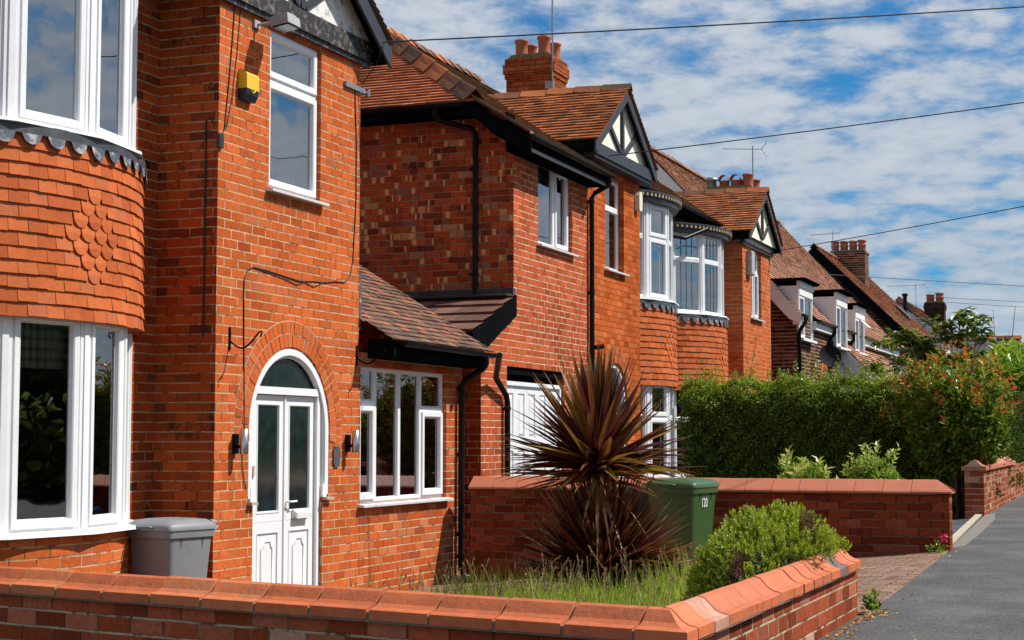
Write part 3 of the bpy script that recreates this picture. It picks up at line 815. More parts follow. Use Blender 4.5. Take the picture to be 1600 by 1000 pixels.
def arch_frame(mb, X, yc, zc, r0, r1, d0, d1, zb):
    """white arched frame band: radius r0 (inner) to r1 (outer), legs down to zb"""
    n = 30
    def pts(r): return [(yc+r, zb)] + arch_pts(yc, zc, r, 0, 180, n) + [(yc-r, zb)]
    I, O = pts(r0), pts(r1)
    for i in range(len(I)-1):
        f = lambda p, d: Vector((X+d, p[0], p[1]))
        mb.face([f(I[i], d1), f(O[i], d1), f(O[i+1], d1), f(I[i+1], d1)])
        mb.face([f(I[i], d1), f(I[i+1], d1), f(I[i+1], d0), f(I[i], d0)])
        mb.face([f(O[i], d1), f(O[i], d0), f(O[i+1], d0), f(O[i+1], d1)])
M['vouss_joint'] = plain('dark_joint', (.16,.07,.03), .9, .2, 20)
M['vouss_dull'] = tilemat('arch_brick_dull', [(0, (.34,.08,.025)), (.5, (.43,.11,.035)), (1, (.46,.145,.055))], .85)
UP = Vector((0, 0, 1))
def simple(name, mat, par, fn):
    mb = MB(); fn(mb); return mb.build(name, mat, par)

# =================================================================== HOUSE 1 (nearest)
h1 = empty('brick_house', (-7.4, 13.4, -.48), 'nearest orange brick house with white arched double front door, tile-hung bay and yellow alarm box', 'house', 'houses along the street')
def f(mb):
    hole = [(12.70, -.47), (14.0, -.47), (14.0, .57), (14.13, .57)] + arch_pts(13.375, 1.21, .755) + [(12.62, .57), (12.70, .57)]
    wall_poly(mb, rect(12.05, 14.75, -.5, 5.2), [hole, rect(12.92, 13.91, 3.40, 4.88)], FX(-7.4), .13)
simple('wall', M['brick_orange'], h1, f)
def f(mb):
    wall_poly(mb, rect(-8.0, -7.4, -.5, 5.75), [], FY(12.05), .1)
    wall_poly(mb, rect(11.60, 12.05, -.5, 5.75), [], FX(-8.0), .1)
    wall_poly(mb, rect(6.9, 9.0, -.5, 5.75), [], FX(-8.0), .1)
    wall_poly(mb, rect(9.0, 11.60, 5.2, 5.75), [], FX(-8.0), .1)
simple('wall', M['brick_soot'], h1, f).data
def f(mb):
    mb.face([(-7.4, 14.75, 2.0), (-7.4, 14.75, 5.1), (-13, 14.75, 5.1), (-13, 14.75, 2.0)])
    mb.face([(-13, 6.9, -.5), (-13, 17.4, -.5), (-13, 17.4, 5.4), (-13, 6.9, 5.4)])
    mb.face([(-13, 6.9, -.5), (-8, 6.9, -.5), (-8, 6.9, 5.4), (-13, 6.9, 5.4)])
    mb.face([(-7.4, 17.4, -.5), (-7.4, 17.4, 1.9), (-9.6, 17.4, 3.4), (-13, 17.4, 3.4), (-13, 17.4, -.5)])
simple('wall', M['brick_mixed'], h1, f)
def f(mb):
    wall_poly(mb, rect(14.752, 17.4, -.5, 2.0), [rect(14.80, 16.96, .48, 1.86)], FX(-7.4), .12)
simple('porch_wall', M['brick_patch'], h1, f)
def f(mb):                                          # floor slab and dim inner walls
    mb.box((-12.9, 7.0, 2.25), (-8.05, 14.7, 2.45)); mb.box((-12.9, 7.0, -.5), (-8.05, 17.35, -.40))
    mb.box((-9.9, 12.1, -.38), (-9.8, 17.3, 2.2)); mb.box((-10.6, 7.0, -.38), (-10.5, 12.0, 5.2)); mb.box((-9.6, 12.1, 2.47), (-9.5, 14.7, 5.2))
    mb.box((-12.9, 7.0, 5.22), (-8.0, 14.7, 5.26)); mb.box((-9.4, 11.98, -.38), (-8.1, 12.02, 5.2)); mb.box((-8.0, 12.1, 4.99), (-7.45, 14.7, 5.03)); mb.box((-8.05, 12.1, 2.3), (-7.55, 14.7, 2.4))
simple('inner_wall', M['dark_room'], h1, f)
def f(mb):                                          # soldier course over the upper window
    for i in range(27):
        y = 12.72+i*.0825
        if y < 14.7: mb.box((-7.42, y, 4.905), (-7.394+random.uniform(-.002, .003), y+.072, 5.06), 0, (random.random(), .5))
simple('soldier_course', M['vouss'], h1, f)
bay(h1, 10.27, -.5, cur_l=[(2, .05, .98, .74, .99), (1, .05, .95, .74, .99)], cur_u=[(3, .42, .9, .03, .97), (2, .80, .93, .03, .97), (0, .1, .5, .03, .97)])
voussoirs(h1, -7.4, 13.375, 1.21, [(.765, .885), (.895, 1.0)], -8, 188)
# upper window
window(h1, -7.4, 12.92, 13.91, 3.41, 4.88, [(0, .99, 0, 1.0, 's'), (0, .99, 1.0, 1.47, 's')], .05, True, curtains=[(.05, .5, .05, .95), (.52, .94, .05, .95)])
# porch window: side lights have opening sashes
window(h1, -7.4, 14.80, 16.96, .49, 1.86, [(0, .44, 0, 1.0, 's'), (0, .44, 1.0, 1.37, 'n'), (.44, 1.02, 0, 1.37, 'n'), (1.02, 1.56, 0, 1.37, 'n'), (1.56, 2.16, 0, .96, 's'), (1.56, 2.16, .96, 1.37, 'n')], .05, True, glass='glass_low')
# front door set
fr = MB()
X0 = -7.42
arch_frame(fr, X0, 13.375, 1.21, .688, .752, -.08, .015, .60)
for y0, y1 in ((12.715, 12.785), (13.945, 14.0)): fr.box((X0-.08, y0, -.46), (X0-.01, y1, 1.53))
fr.box((X0-.08, 12.80, 1.532), (X0-.002, 13.955, 1.60)); fr.box((X0-.07, 12.66, .575), (X0+.02, 12.735, .70)); fr.box((X0-.07, 14.01, .575), (X0+.02, 14.09, .70))
frm = fr.build('door_frame', M['upvc'], h1)
g = MB()
n = 20; a0 = math.degrees(math.asin(.39/.688)); pts = arch_pts(13.375, 1.21, .69, a0, 180-a0, n)
g.face([(X0-.04, p[0], p[1]) for p in pts])
for y0, y1 in ((12.68, 12.73), (13.985, 14.07)): g.face([(X0-.06, y0, .6), (X0-.06, y1, .6), (X0-.06, y1, 1.55), (X0-.06, y0, 1.55)])
g.build('fanlight', M['glass_frost'], frm)
for y0, y1 in ((12.60, 12.71), (14.01, 14.16)):
    st = MB(); st.box((-7.47, y0, .545), (-7.35, y1, .572)); st.build('stone_stop', M['edging'], frm)
fl = MB(); a1 = arch_pts(13.375, 1.21, .66, math.degrees(math.asin(.41/.66)), 180-math.degrees(math.asin(.41/.66)), n); a2 = arch_pts(13.375, 1.21, .69, a0, 180-a0, n)
for i in range(n): fl.face([(X0-.02, *a1[i]), (X0-.02, *a2[i]), (X0-.02, *a2[i+1]), (X0-.02, *a1[i+1])])
fl.build('fanlight_bead', M['upvc'], frm)
def f(mb): mb.box((-7.60, 12.66, -.5), (-7.33, 14.05, -.455))
simple('door_step', M['concrete'], h1, f)
def leaf(y0, y1):
    P = lambda a, b, d: Vector((X0-.045+d, y0+a, -.44+b)); W = y1-y0
    mb, gl = MB(), MB()
    ring(mb, P, (0, W, .82, 1.965), [(0, -.05), (0, 0), (.072, 0), (.078, .006), (.088, .006), (.094, -.014), (.1, -.014)])
    gl.face([P(.098, .918, -.012), P(W-.098, .918, -.012), P(W-.098, 1.867, -.012), P(.098, 1.867, -.012)])
    ring(mb, P, (0, W, 0, .818), [(0, -.05), (0, 0), (.086, 0), (.09, .006), (.1, .006), (.106, -.008)])
    mb.face([P(.106, .106, -.008), P(W-.106, .106, -.008), P(W-.106, .712, -.008), P(.106, .712, -.008)])
    o = mb.build('door', M['upvc'], h1); gl.build('pane', M['glass_frost'], o)
    ml = MB(); cx, cz, hw, hh = W/2, .395, .098, .25
    pl = [(-hw, -hh+.07), (-hw+.03, -hh+.045), (-hw+.045, -hh), (hw-.045, -hh), (hw-.03, -hh+.045), (hw, -hh+.07), (hw, hh-.07), (hw-.03, hh-.045), (hw-.045, hh), (-hw+.045, hh), (-hw+.03, hh-.045), (-hw, hh-.07)]
    pp = [P(cx+a, cz+b, -.004) for a, b in pl]; ml.tube(pp+[pp[0]], .011, 8, cap=False)
    ml.face([P(cx+a*.86, cz+b*.93, -.003) for a, b in pl])
    ml.build('moulding', M['upvc'], o)
    return o, P
la, Pa = leaf(12.79, 13.352); lb, Pb = leaf(13.372, 13.94)
def f(mb): mb.prism([(0, 0), (.035, 0), (.028, .012), (.007, .012)], lambda a, b, d: Vector((X0-.045+.002+b, 13.345+a, d)), -.43, 1.52)
simple('cover_strip', M['upvc'], h1, f)
def f(mb):
    mb.box((X0-.043, 13.375, .40), (X0-.03, 13.405, .64)); mb.tube([(X0-.03, 13.39, .55), (X0+.015, 13.39, .55), (X0+.02, 13.40, .55), (X0+.02, 13.50, .552)], .010, 8)
mb = MB(); f(mb); mb.build('handle', M['upvc'], lb)
mb = MB(); mb.box((X0-.043, 13.52, .40), (X0-.022, 13.82, .475)); mb.prism([(0, 0), (.03, -.02), (.034, .03), (0, .052)], lambda a, b, d: Vector((X0-.02+a, d, .41+b)), 13.53, 13.81); mb.build('letterbox', M['upvc'], lb)
mb = MB(); mb.box((X0-.008, 12.735, .80), (X0+.012, 12.765, .89)); mb.build('doorbell', M['ivory'], frm)
# gable and roofs
gable(h1, 13.4, 1.6, 5.18, .687, -7.18, -10.4, M['grey_paint'], M['render_old'], M['black_peel'], M['roof_mossy'], 21, tie=.20, depth=.22, pX=-7.36)
def f(mb):
    tile_roof(mb, (-7.62, 0, 5.75), (0, 1, 0), (-1, 0, .647), [(6.6, 0), (14.95, 0), (14.95, 4.6), (6.6, 4.6)], g=.12, tw=.25, seed=9)
    mb.face([(-11.45, 6.6, 8.22), (-11.45, 14.95, 8.22), (-13.3, 14.95, 5.3), (-13.3, 6.6, 5.3)], (.3, .3))
    mb.face([(-13.3, 14.75, 5.0), (-7.6, 14.75, 5.0), (-7.6, 14.75, 5.74), (-11.45, 14.75, 8.2)], (.3, .3)); mb.face([(-13.3, 6.9, 5.0), (-7.6, 6.9, 5.0), (-7.6, 6.9, 5.74), (-11.45, 6.9, 8.2)], (.3, .3))
simple('roof', M['roof_mossy'], h1, f)
def f(mb): tile_roof(mb, (-7.05, 0, 2.125), (0, 1, 0), (-1, 0, .62), [(14.80, 0), (17.52, 0), (17.52, 3.3), (14.80, 3.3)], g=.105, tw=.17, th=.016, jit=.006, seed=31)
pr_ = simple('porch_roof', M['roof_mixed'], h1, f)
def f(mb):
    mb.box((-7.42, 14.753, 2.22), (-7.397, 14.80, 2.80)); mb.prism([(-7.45, 2.35), (-7.35, 2.29), (-9.0, 3.36), (-9.0, 3.44)], lambda a, b, d: Vector((a, 14.76+d, b+.02)), 0, .05)
simple('lead_flashing', M['lead'], h1, f)
def f(mb):
    mb.box((-7.13, 14.98, 1.945), (-7.105, 17.44, 2.10)); mb.box((-7.40, 14.98, 1.945), (-7.132, 17.44, 1.965)); mb.box((-7.40, 14.955, 1.945), (-7.10, 14.978, 2.14))
    mb.prism([(-7.105, 1.945), (-7.105, 2.09), (-9.5, 3.57), (-9.5, 3.40), (-7.45, 1.945)], lambda a, b, d: Vector((a, 17.445+d, b)), 0, .025)
simple('fascia', M['black_paint'], h1, f)
def f(mb): gutter(mb, (-7.045, 15.05, 2.115), (-7.045, 17.5, 2.105), .055)
simple('gutter', M['black'], h1, f)
def f(mb): downpipe(mb, [(-7.05, 17.28, 2.07), (-7.05, 17.28, 1.98), (-7.08, 17.27, 1.93), (-7.30, 17.26, 1.80), (-7.345, 17.26, 1.74), (-7.345, 17.26, .9), (-7.345, 17.26, -.36), (-7.30, 17.26, -.42)], .036, [(-7.345, 17.26, 1.70), (-7.345, 17.26, .95), (-7.345, 17.26, .05), (-7.345, 17.26, -.2)])
simple('downpipe', M['black'], h1, f)
def f(mb): mb.box((-7.42, 17.05, -.50), (-7.15, 17.42, -.42))
simple('drain_kerb', M['concrete'], h1, f)
# fixtures on the front
def f(mb):
    c = (-7.4, 12.47, 4.235)
    sec = [(0, .135), (.10, .115), (.105, .09), (.10, -.03), (0, -.03)]
    for (lo, hi, m) in ((-.035, .14, 0), (-.135, -.034, 1)):
        pr = [(0, hi), (.075, hi-.03), (.088, hi-.05), (.09, lo), (0, lo)] if m == 0 else [(0, hi), (.09, hi), (.08, lo+.05), (.05, lo), (0, lo)]
        mb.prism(pr, lambda a, b, d: Vector((c[0]+a, c[1]+d, c[2]+b)), -.105, .105, m)
    mb.obox((c[0]+.036, c[1], c[2]+.128), (.036, 0, -.0145), (0, .08, 0), (.001, 0, .003), 1)
    mb.tube([(c[0]+.091, c[1]-.04+.08*i/8, c[2]-.035-.03*math.sin(math.pi*i/8)) for i in range(9)], .006, 5, 0)
simple('alarm_box', [M['yellow'], M['navy']], h1, f)
def f(mb):
    mb.box((-7.41, 12.60, 4.80), (-7.375, 12.70, 4.87)); mb.tube([(-7.385, 12.65, 4.83), (-7.30, 12.68, 4.845), (-7.22, 12.72, 4.86)], .014, 8)
    mb.obox((-7.16, 12.76, 4.86), (.09, .0, .012), (0, .115, 0), (-.005, 0, .04)); mb.obox((-7.15, 12.76, 4.902), (.06, .0, .01), (0, .08, 0), (-.003, 0, .018))
    mb.obox((-7.155, 12.76, 4.812), (.075, .0, .012), (0, .095, 0), (-.002, 0, .008), 1)
simple('floodlight', [M['silver_box'], M['glass_frost']], h1, f)
for y in (12.37, 14.50):
    mb = MB(); mb.box((-7.40, y-.03, 1.0), (-7.365, y+.03, 1.17)); mb.tube([(-7.37, y, 1.06), (-7.325, y, 1.06)], .014, 8); o = mb.build('wall_lamp', M['black'], h1)
    mb = MB(); mb.lathe((-7.30, y, .995), [(0, 0), (.034, 0), (.036, .004), (.036, .215), (.030, .217), (.028, .19), (0, .19)], 18); mb.build('lamp_tube', M['steel'], o)
def f(mb):
    w, h = .066, .10; pl = [(-w, -h+.03), (-w+.02, -h+.02), (-w+.02, -h), (w-.02, -h), (w-.02, -h+.02), (w, -h+.03), (w, h-.03), (w-.02, h-.02), (w-.02, h), (-w+.02, h), (-w+.02, h-.02), (-w, h-.03)]
    mb.prism(pl, lambda a, b, d: Vector((-7.4+d, 14.27+a, .955+b)), .002, .016)
simple('house_plaque', M['slate_sign'], h1, f)
def bracket(y, z, mb, L=.30, h=.12):
    mb.box((-7.402, y-.012, z-.10), (-7.39, y+.012, z+.10))
    mb.tube([(-7.392, y, z-.02)] + [(-7.392+L*t, y, z-.02-h*math.sin(math.pi*min(t*1.15, 1))*.7+.05*t) for t in [i/12 for i in range(1, 11)]] + [(-7.392+L*.95, y, z+.05), (-7.392+L*1.02, y, z+.06), (-7.392+L*1.04, y, z+.03), (-7.392+L*.99, y, z+.01)], .008, 6)
for y, z in ((12.27, 1.99), (14.70, 1.96)):
    mb = MB(); bracket(y, z, mb); mb.build('hanging_basket_bracket', M['black_paint'], h1)
def f(mb):
    mb.box((-7.402, 14.38, 4.63), (-7.37, 14.80, 4.68)); mb.tube([(-7.386, 14.80, 4.655), (-7.386, 14.93, 4.655)], .012, 6); mb.tube([(-7.386, 14.89, 4.62), (-7.386, 14.89, 4.70)], .024, 8)
simple('wire_bracket', M['galv'], h1, f)
def f(mb):
    C = lambda pts, r=.0055: mb.tube([(-7.393, y, z) for y, z in pts], r, 5)
    C([(12.53, 1.1), (12.52, 1.5), (12.51, 1.85), (12.495, 2.35), (12.50, 2.52), (12.56, 2.62), (12.66, 2.65), (12.9, 2.64), (13.2, 2.62), (13.5, 2.60), (13.75, 2.62), (14.0, 2.63), (14.2, 2.66), (14.42, 2.67), (14.54, 2.74), (14.60, 2.9), (14.62, 3.1), (14.66, 3.5), (14.66, 4.1), (14.62, 4.6), (14.70, 4.75)])
    C([(12.66, 2.645), (13.2, 2.60), (13.45, 2.56), (13.6, 2.60), (13.78, 2.57), (13.95, 2.62)], .004)
    C([(12.30, 5.05), (12.25, 4.6), (12.20, 4.2), (12.14, 3.8), (12.10, 3.74)]); C([(12.40, 5.05), (12.33, 4.5), (12.26, 4.1), (12.17, 3.82)], .004)
    C([(12.5, 1.1), (12.50, .9), (12.54, .75), (12.58, .68)], .004)
    mb.tube([(-7.52, 12.042, 3.86), (-7.52, 12.042, 2.0)], .008, 6); mb.tube([(-7.52, 12.042, 3.86), (-7.48, 12.04, 3.88), (-7.42, 12.04, 3.80)], .006, 6)
    mb.box((-7.405, 12.03, 3.62), (-7.375, 12.10, 3.74))
    mb.tube([(-7.17, 14.78, 5.10), (-7.25, 14.80, 4.92), (-7.385, 14.76, 4.72)], .005, 5)
simple('cable', M['cable'], h1, f)
def f(mb):
    P = lambda a, b, d: Vector((-7.998+d, 11.80+a, 4.83+b)); mb.face([P(0,0,.004), P(.2,0,.004), P(.2,.15,.004), P(0,.15,.004)], None, 0)
    for i in range(7):
        for j in range(5): mb.face([P(.012+i*.027, .012+j*.027, .006), P(.026+i*.027, .012+j*.027, .006), P(.026+i*.027, .026+j*.027, .006), P(.012+i*.027, .026+j*.027, .006)], None, 1)  # flat dark squares painted for the shade inside the vent holes
simple('air_brick', [M['pot'], M['vent_dark']], h1, f)

# =================================================================== HOUSE 2
h2 = empty('brick_house', (-7.4, 23, -.48), 'brick house with brown-flecked side wall, grey-trimmed gable and white panelled garage door', 'house', 'houses along the street')
def f(mb):
    wall_poly(mb, [(17.98, -.5), (21.95, -.5), (21.95, 5.05), (19.05, 5.05), (19.05, 2.84), (17.98, 2.42)], [rect(19.93, 21.30, 3.69, 4.80), rect(18.82, 20.95, -.47, 2.03)], FX(-7.4), .12)
simple('extension_wall', M['brick_pink'], h2, f)
def f(mb):
    wall_poly(mb, rect(-13, -7.4, 2.4, 5.3), [], FY(19.05), .1)
    mb.face([(-13, 19.05, -.5), (-13, 27.98, -.5), (-13, 27.98, 5.3), (-13, 19.05, 5.3)])
simple('side_wall', M['brick_mixed'], h2, f)
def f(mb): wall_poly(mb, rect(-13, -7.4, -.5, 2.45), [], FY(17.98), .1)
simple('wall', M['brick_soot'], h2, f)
def f(mb):
    hole = [(22.68, -.47), (23.80, -.47)] + arch_pts(23.24, 1.69, .56) ; hole = [(23.80, -.47)] + arch_pts(23.24, 1.69, .56) + [(22.68, -.47)]
    wall_poly(mb, rect(21.952, 24.5, -.5, 5.25), [hole, rect(22.76, 23.68, 3.64, 5.02)], FX(-7.398), .12)
    wall_poly(mb, rect(24.5, 24.95, -.5, 5.4), [], FX(-8.0), .1); wall_poly(mb, rect(27.5, 27.98, -.5, 5.4), [], FX(-8.0), .1)
    mb.face([(-7.398, 24.5, -.5), (-8.0, 24.5, -.5), (-8.0, 24.5, 5.2), (-7.398, 24.5, 5.2)])
simple('wall', M['brick_dull'], h2, f)
def f(mb):
    mb.box((-12.9, 19.1, 2.25), (-8.05, 27.9, 2.45)); mb.box((-12.9, 18, -.5), (-8.05, 27.9, -.42)); mb.box((-9.6, 19.1, -.4), (-9.5, 27.9, 5.2)); mb.box((-9.4, 24.3, -.4), (-8.05, 24.34, 5.2)); mb.box((-12.9, 19.1, 5.2), (-8.0, 27.9, 5.24)); mb.box((-8.05, 19.1, 2.3), (-7.55, 24.3, 2.4)); mb.box((-8.0, 19.1, 5.06), (-7.5, 24.4, 5.09))
simple('inner_wall', M['dark_room'], h2, f)
bay(h2, 26.23, -.5, up=(3.42, 4.98), t_low=1.48, t_up=4.42, cornice=True, bmat='brick_dull', bl_l=(1, 2), cur_u=[(1, .1, .55, .03, .62)], seed=15)
voussoirs(h2, -7.398, 23.24, 1.69, [(.57, .69), (.70, .81)], -5, 185, 'vouss_dull', 5)
window(h2, -7.4, 19.93, 21.30, 3.69, 4.80, [(0, .80, 0, 1.11, 'f'), (.80, 1.37, 0, 1.11, 's')], .07, True, curtains=[(.06, .74, .05, 1.05), (.9, 1.28, .1, 1.0)])  # white curtains added to lighten panes that would otherwise look dark
window(h2, -7.398, 22.76, 23.68, 3.64, 5.02, [(0, .92, 0, .93, 'f'), (0, .92, .93, 1.38, 'f')], .09, True, blind=(.06, .86, .05, .36), curtains=[(.06, .4, .4, 1.3)])
fr = MB(); X2 = -7.44
arch_frame(fr, X2, 23.24, 1.69, .50, .558, -.06, .015, -.46); fr.box((X2-.06, 22.74, 1.46), (X2, 23.74, 1.52))
for a, b in ((22.74, 22.80), (23.68, 23.74), (23.21, 23.27)): fr.box((X2-.06, a, -.45), (X2-.004, b, 1.458))
fo = fr.build('door_frame', M['upvc'], h2)
g = MB(); g.face([(X2-.04, p[0], p[1]) for p in arch_pts(23.24, 1.69, .505)] + [(X2-.04, 22.735, 1.5), (X2-.04, 23.745, 1.5)]); g.build('fanlight', M['glass_low'], fo)
for a, b in ((22.80, 23.21), (23.27, 23.68)):
    P = lambda u, v, d, a=a: Vector((X2-.03+d, a+u, -.44+v)); mb, gl = MB(), MB(); W = b-a
    ring(mb, P, (0, W, .82, 1.9), [(0, -.03), (0, 0), (.08, 0), (.09, -.012), (.095, -.012)]); gl.face([P(.09, .91, -.011), P(W-.09, .91, -.011), P(W-.09, 1.81, -.011), P(.09, 1.81, -.011)])
    mb.face([P(0, 0, 0), P(W, 0, 0), P(W, .82, 0), P(0, .82, 0)]); o = mb.build('door', M['upvc'], h2); gl.build('pane', M['glass_frost'], o)
# garage door: white raised panels
gd = MB(); XG = -7.47
PG = lambda a, b, d: Vector((XG+d, 18.84+a, -.45+b)); Wg, Hg = 2.09, 2.36
ring(gd, PG, (0, Wg, 0, Hg-.06), [(0, -.05), (0, .03), (.05, .03), (.055, 0), (.07, 0)])
nx, nz = 5, 3
cw, ch = (Wg-.14)/nx, (Hg-.2)/nz
for i in range(nx):
    for j in range(nz):
        r = (.07+i*cw, .07+(i+1)*cw, .07+j*ch, .07+(j+1)*ch)
        ring(gd, PG, r, [(0, 0), (.075, 0), (.085, -.016), (.10, -.016), (.135, .002)])
        gd.face([PG(r[0]+.135, r[2]+.135, .002), PG(r[1]-.135, r[2]+.135, .002), PG(r[1]-.135, r[3]-.135, .002), PG(r[0]+.135, r[3]-.135, .002)])
gd.build('garage_door', M['white_paint'], h2)
def f(mb): mb.box((-7.48, 18.83, 1.935), (-7.43, 20.94, 2.025))  # black box stands in for the dark gap above the garage door
simple('garage_head_gap', M['black_paint'], h2, f)
# roofs
def vlen(X0, X): return (X0-X)*1.191
def f(mb):
    tile_roof(mb, (-7.08, 0, 4.905), (0, 1, 0), (-1, 0, .647), [(18.72, 0), (22.0, 0), (22.0, vlen(-7.08, -7.78)), (18.72, vlen(-7.08, -7.78))], g=.1, seed=41)
    tile_roof(mb, (-7.78, 0, 5.358), (0, 1, 0), (-1, 0, .647), [(18.72, 0), (27.975, 0), (27.975, vlen(-7.78, -11.5)), (22.44, vlen(-7.78, -11.5))], g=.1, seed=42)
    mb.face([(-15.2, 18.72, 5.36), (-15.2, 27.975, 5.36), (-11.5, 27.975, 7.765), (-11.5, 22.44, 7.765)], (.4, .4))
ro = simple('roof', M['roof_mossy'], h2, f)
def f(mb): tile_roof(mb, (-7.78, 18.72, 5.358), (-1, 0, 0), (0, 1, .647), [(0, 0), (7.44, 0), (3.72, 4.43)], g=.105, tw=.17, seed=43, th=.03)
simple('hip_roof', M['roof_clay_bright'], h2, f)
def f(mb):
    ridge_tiles(mb, (-7.80, 18.74, 5.40), (-11.5, 22.44, 7.80), .135, .52, seed=14, h=.12); ridge_tiles(mb, (-11.5, 22.44, 7.79), (-11.5, 27.97, 7.79), .13, .4, seed=5)
simple('ridge_tiles', M['ridge'], h2, f)
gable(h2, 23.22, 1.5, 5.36, .687, -7.18, -10.2, M['grey_paint'], M['cream'], M['grey_paint'], M['roof_clay'], 51, tie=.17, tieX=-7.215, depth=.17, pX=-7.29)
def f(mb):
    mb.box((-15, 18.755, 5.20), (-7.86, 18.78, 5.36)); mb.box((-15, 18.782, 5.20), (-7.75, 19.05, 5.22))          # side fascia and soffit
    mb.prism([(-7.86, 5.36), (-7.86, 5.20), (-7.55, 4.93), (-7.10, 4.66), (-7.05, 4.66), (-7.05, 4.88)], lambda a, b, d: Vector((a, 18.74+d, b-.01)), 0, .03)
    mb.box((-7.14, 18.772, 4.72), (-7.115, 21.98, 4.89)); mb.box((-7.40, 18.772, 4.70), (-7.116, 21.98, 4.718)); mb.box((-7.4, 18.772, 4.72), (-7.38, 19.05, 5.2))
    mb.face([(-7.398, 19.045, 4.7), (-7.12, 19.045, 4.7), (-7.12, 19.045, 4.9), (-7.398, 19.045, 5.1)])
simple('fascia', M['black_paint'], h2, f)
def f(mb): mb.box((-7.80, 24.75, 5.20), (-7.77, 27.98, 5.36)); mb.box((-8.0, 24.75, 5.18), (-7.772, 27.98, 5.198))
simple('fascia', M['black_paint'], h2, f)
def f(mb): mb.box((-7.112, 18.78, 4.695), (-7.098, 21.97, 4.745))
simple('fascia_strip', M['grey_paint'], h2, f)
def f(mb): mb.prism([(-7.80, 5.405), (-7.80, 5.365), (-7.04, 4.885), (-7.04, 4.925)], lambda a, b, d: Vector((a, 18.69+d, b)), 0, .12)
simple('verge', M['roof_concrete'], h2, f)
def f(mb): gutter(mb, (-7.06, 18.72, 4.885), (-7.06, 22.05, 4.865)); gutter(mb, (-14, 18.70, 5.35), (-7.95, 18.70, 5.34))
simple('gutter', M['black'], h2, f)
mb = MB(); downpipe(mb, [(-8.34, 18.72, 5.31), (-8.34, 18.72, 5.21), (-8.30, 18.80, 5.15), (-7.95, 18.99, 5.06), (-7.90, 19.0, 5.0), (-7.90, 19.0, 4.5), (-7.90, 19.0, 2.95)], .036, [(-7.90, 19.0, 4.55), (-7.90, 19.0, 3.2)]); mb.build('downpipe', M['black'], h2)
mb = MB(); downpipe(mb, [(-7.06, 21.92, 4.83), (-7.06, 21.92, 4.76), (-7.09, 21.93, 4.71), (-7.30, 21.98, 4.62), (-7.345, 21.98, 4.56), (-7.345, 21.98, 3), (-7.345, 21.98, -.46)], .036, [(-7.345, 21.98, 4.5), (-7.345, 21.98, 3.2), (-7.345, 21.98, 1.5)]); mb.tube([(-7.3, 21.98, 2.42), (-7.2, 22.06, 2.44)], .035, 8); mb.build('downpipe', M['black'], h2)
mb = MB(); downpipe(mb, [(-7.02, 17.62, 2.10), (-7.30, 18.2, 1.86), (-7.345, 18.66, 1.66), (-7.345, 18.70, 1.58), (-7.345, 18.70, -.46)], .036, [(-7.345, 18.70, 1.5), (-7.345, 18.70, .6)]); mb.build('downpipe', M['black'], h2)
# lean-to over the side passage
def f(mb): tile_roof(mb, (-11.5, 17.62, 2.385), (1, 0, 0), (0, 1, .385), [(0, 0), (4.15, 0), (4.15, 1.52), (0, 1.52)], g=.345, tw=.30, th=.030, jit=.003, seed=61)
simple('lean_to_roof', M['roof_concrete'], h2, f)
def f(mb): mb.box((-11, 18.98, 2.885), (-7.38, 19.052, 3.01)); mb.prism([(18.80, 2.90), (19.05, 2.93), (19.05, 2.95), (18.80, 2.92)], lambda a, b, d: Vector((d, a, b)), -11, -7.40)
simple('lead_flashing', M['lead_dark'], h2, f)
def f(mb):
    mb.prism([(17.60, 2.375), (19.02, 2.92), (19.02, 2.66), (18.55, 2.46), (17.86, 2.12), (17.60, 2.10)], lambda a, b, d: Vector((d, a, b)), -7.395, -7.345)
    mb.box((-11.5, 17.60, 2.20), (-7.40, 17.63, 2.37))
simple('bargeboard', M['black_paint'], h2, f)
chimney(h2, (-9.42, 25.3), .82, .66, 5.6, 7.42, [(-.2, -.16, .30, 'p'), (.2, -.16, .33, 'p'), (-.16, .16, .28, 'p'), (.26, .17, .28, 'p')], M['brick_chimney'])
def f(mb): mb.tube([(-9.0, 24.93, 6.85), (-9.0, 24.93, 9.2)], .014, 6); mb.box((-9.12, 24.90, 6.86), (-8.98, 24.965, 6.98)); mb.box((-9.02, 24.915, 7.2), (-8.99, 24.97, 7.23))
simple('aerial', M['galv'], h2, f)
def f(mb): mb.prism([(-.075, -.13), (-.05, -.16), (.05, -.16), (.075, -.13), (.085, .08), (.05, .14), (-.05, .14), (-.085, .08)], lambda a, b, d: Vector((-7.398+d, 24.32+a, 4.83+b)), .0, .08)
simple('alarm_box', M['ivory'], h2, f)

# =================================================================== HOUSE 3
h3 = empty('brick_house', (-7.4, 31.5, -.48), 'brick house with leaded bay window and black-and-white gable rising behind the clipped hedge', 'house', 'houses along the street')
def f(mb):
    wall_poly(mb, rect(31.46, 33.97, -.5, 5.1), [rect(32.16, 33.10, 3.57, 4.93)], FX(-7.4), .12)
    wall_poly(mb, rect(-8.0, -7.4, -.5, 5.3), [], FY(31.46), .1)
    wall_poly(mb, rect(27.982, 28.45, -.5, 5.4), [], FX(-8.0), .1); wall_poly(mb, rect(31.02, 31.46, -.5, 5.4), [], FX(-8.0), .1)
    mb.face([(-7.4, 33.97, -.5), (-8.0, 33.97, -.5), (-8.0, 33.97, 5.1), (-7.4, 33.97, 5.1)]); wall_poly(mb, rect(33.97, 35.9, -.5, 5.3), [], FX(-8.0), .1)
    mb.face([(-13, 27.98, -.5), (-13, 35.9, -.5), (-13, 35.9, 5.3), (-13, 27.98, 5.3)]); mb.face([(-13, 35.9, -.5), (-8, 35.9, -.5), (-8, 35.9, 5.3), (-13, 35.9, 5.3)])
simple('wall', M['brick_orange'], h3, f)
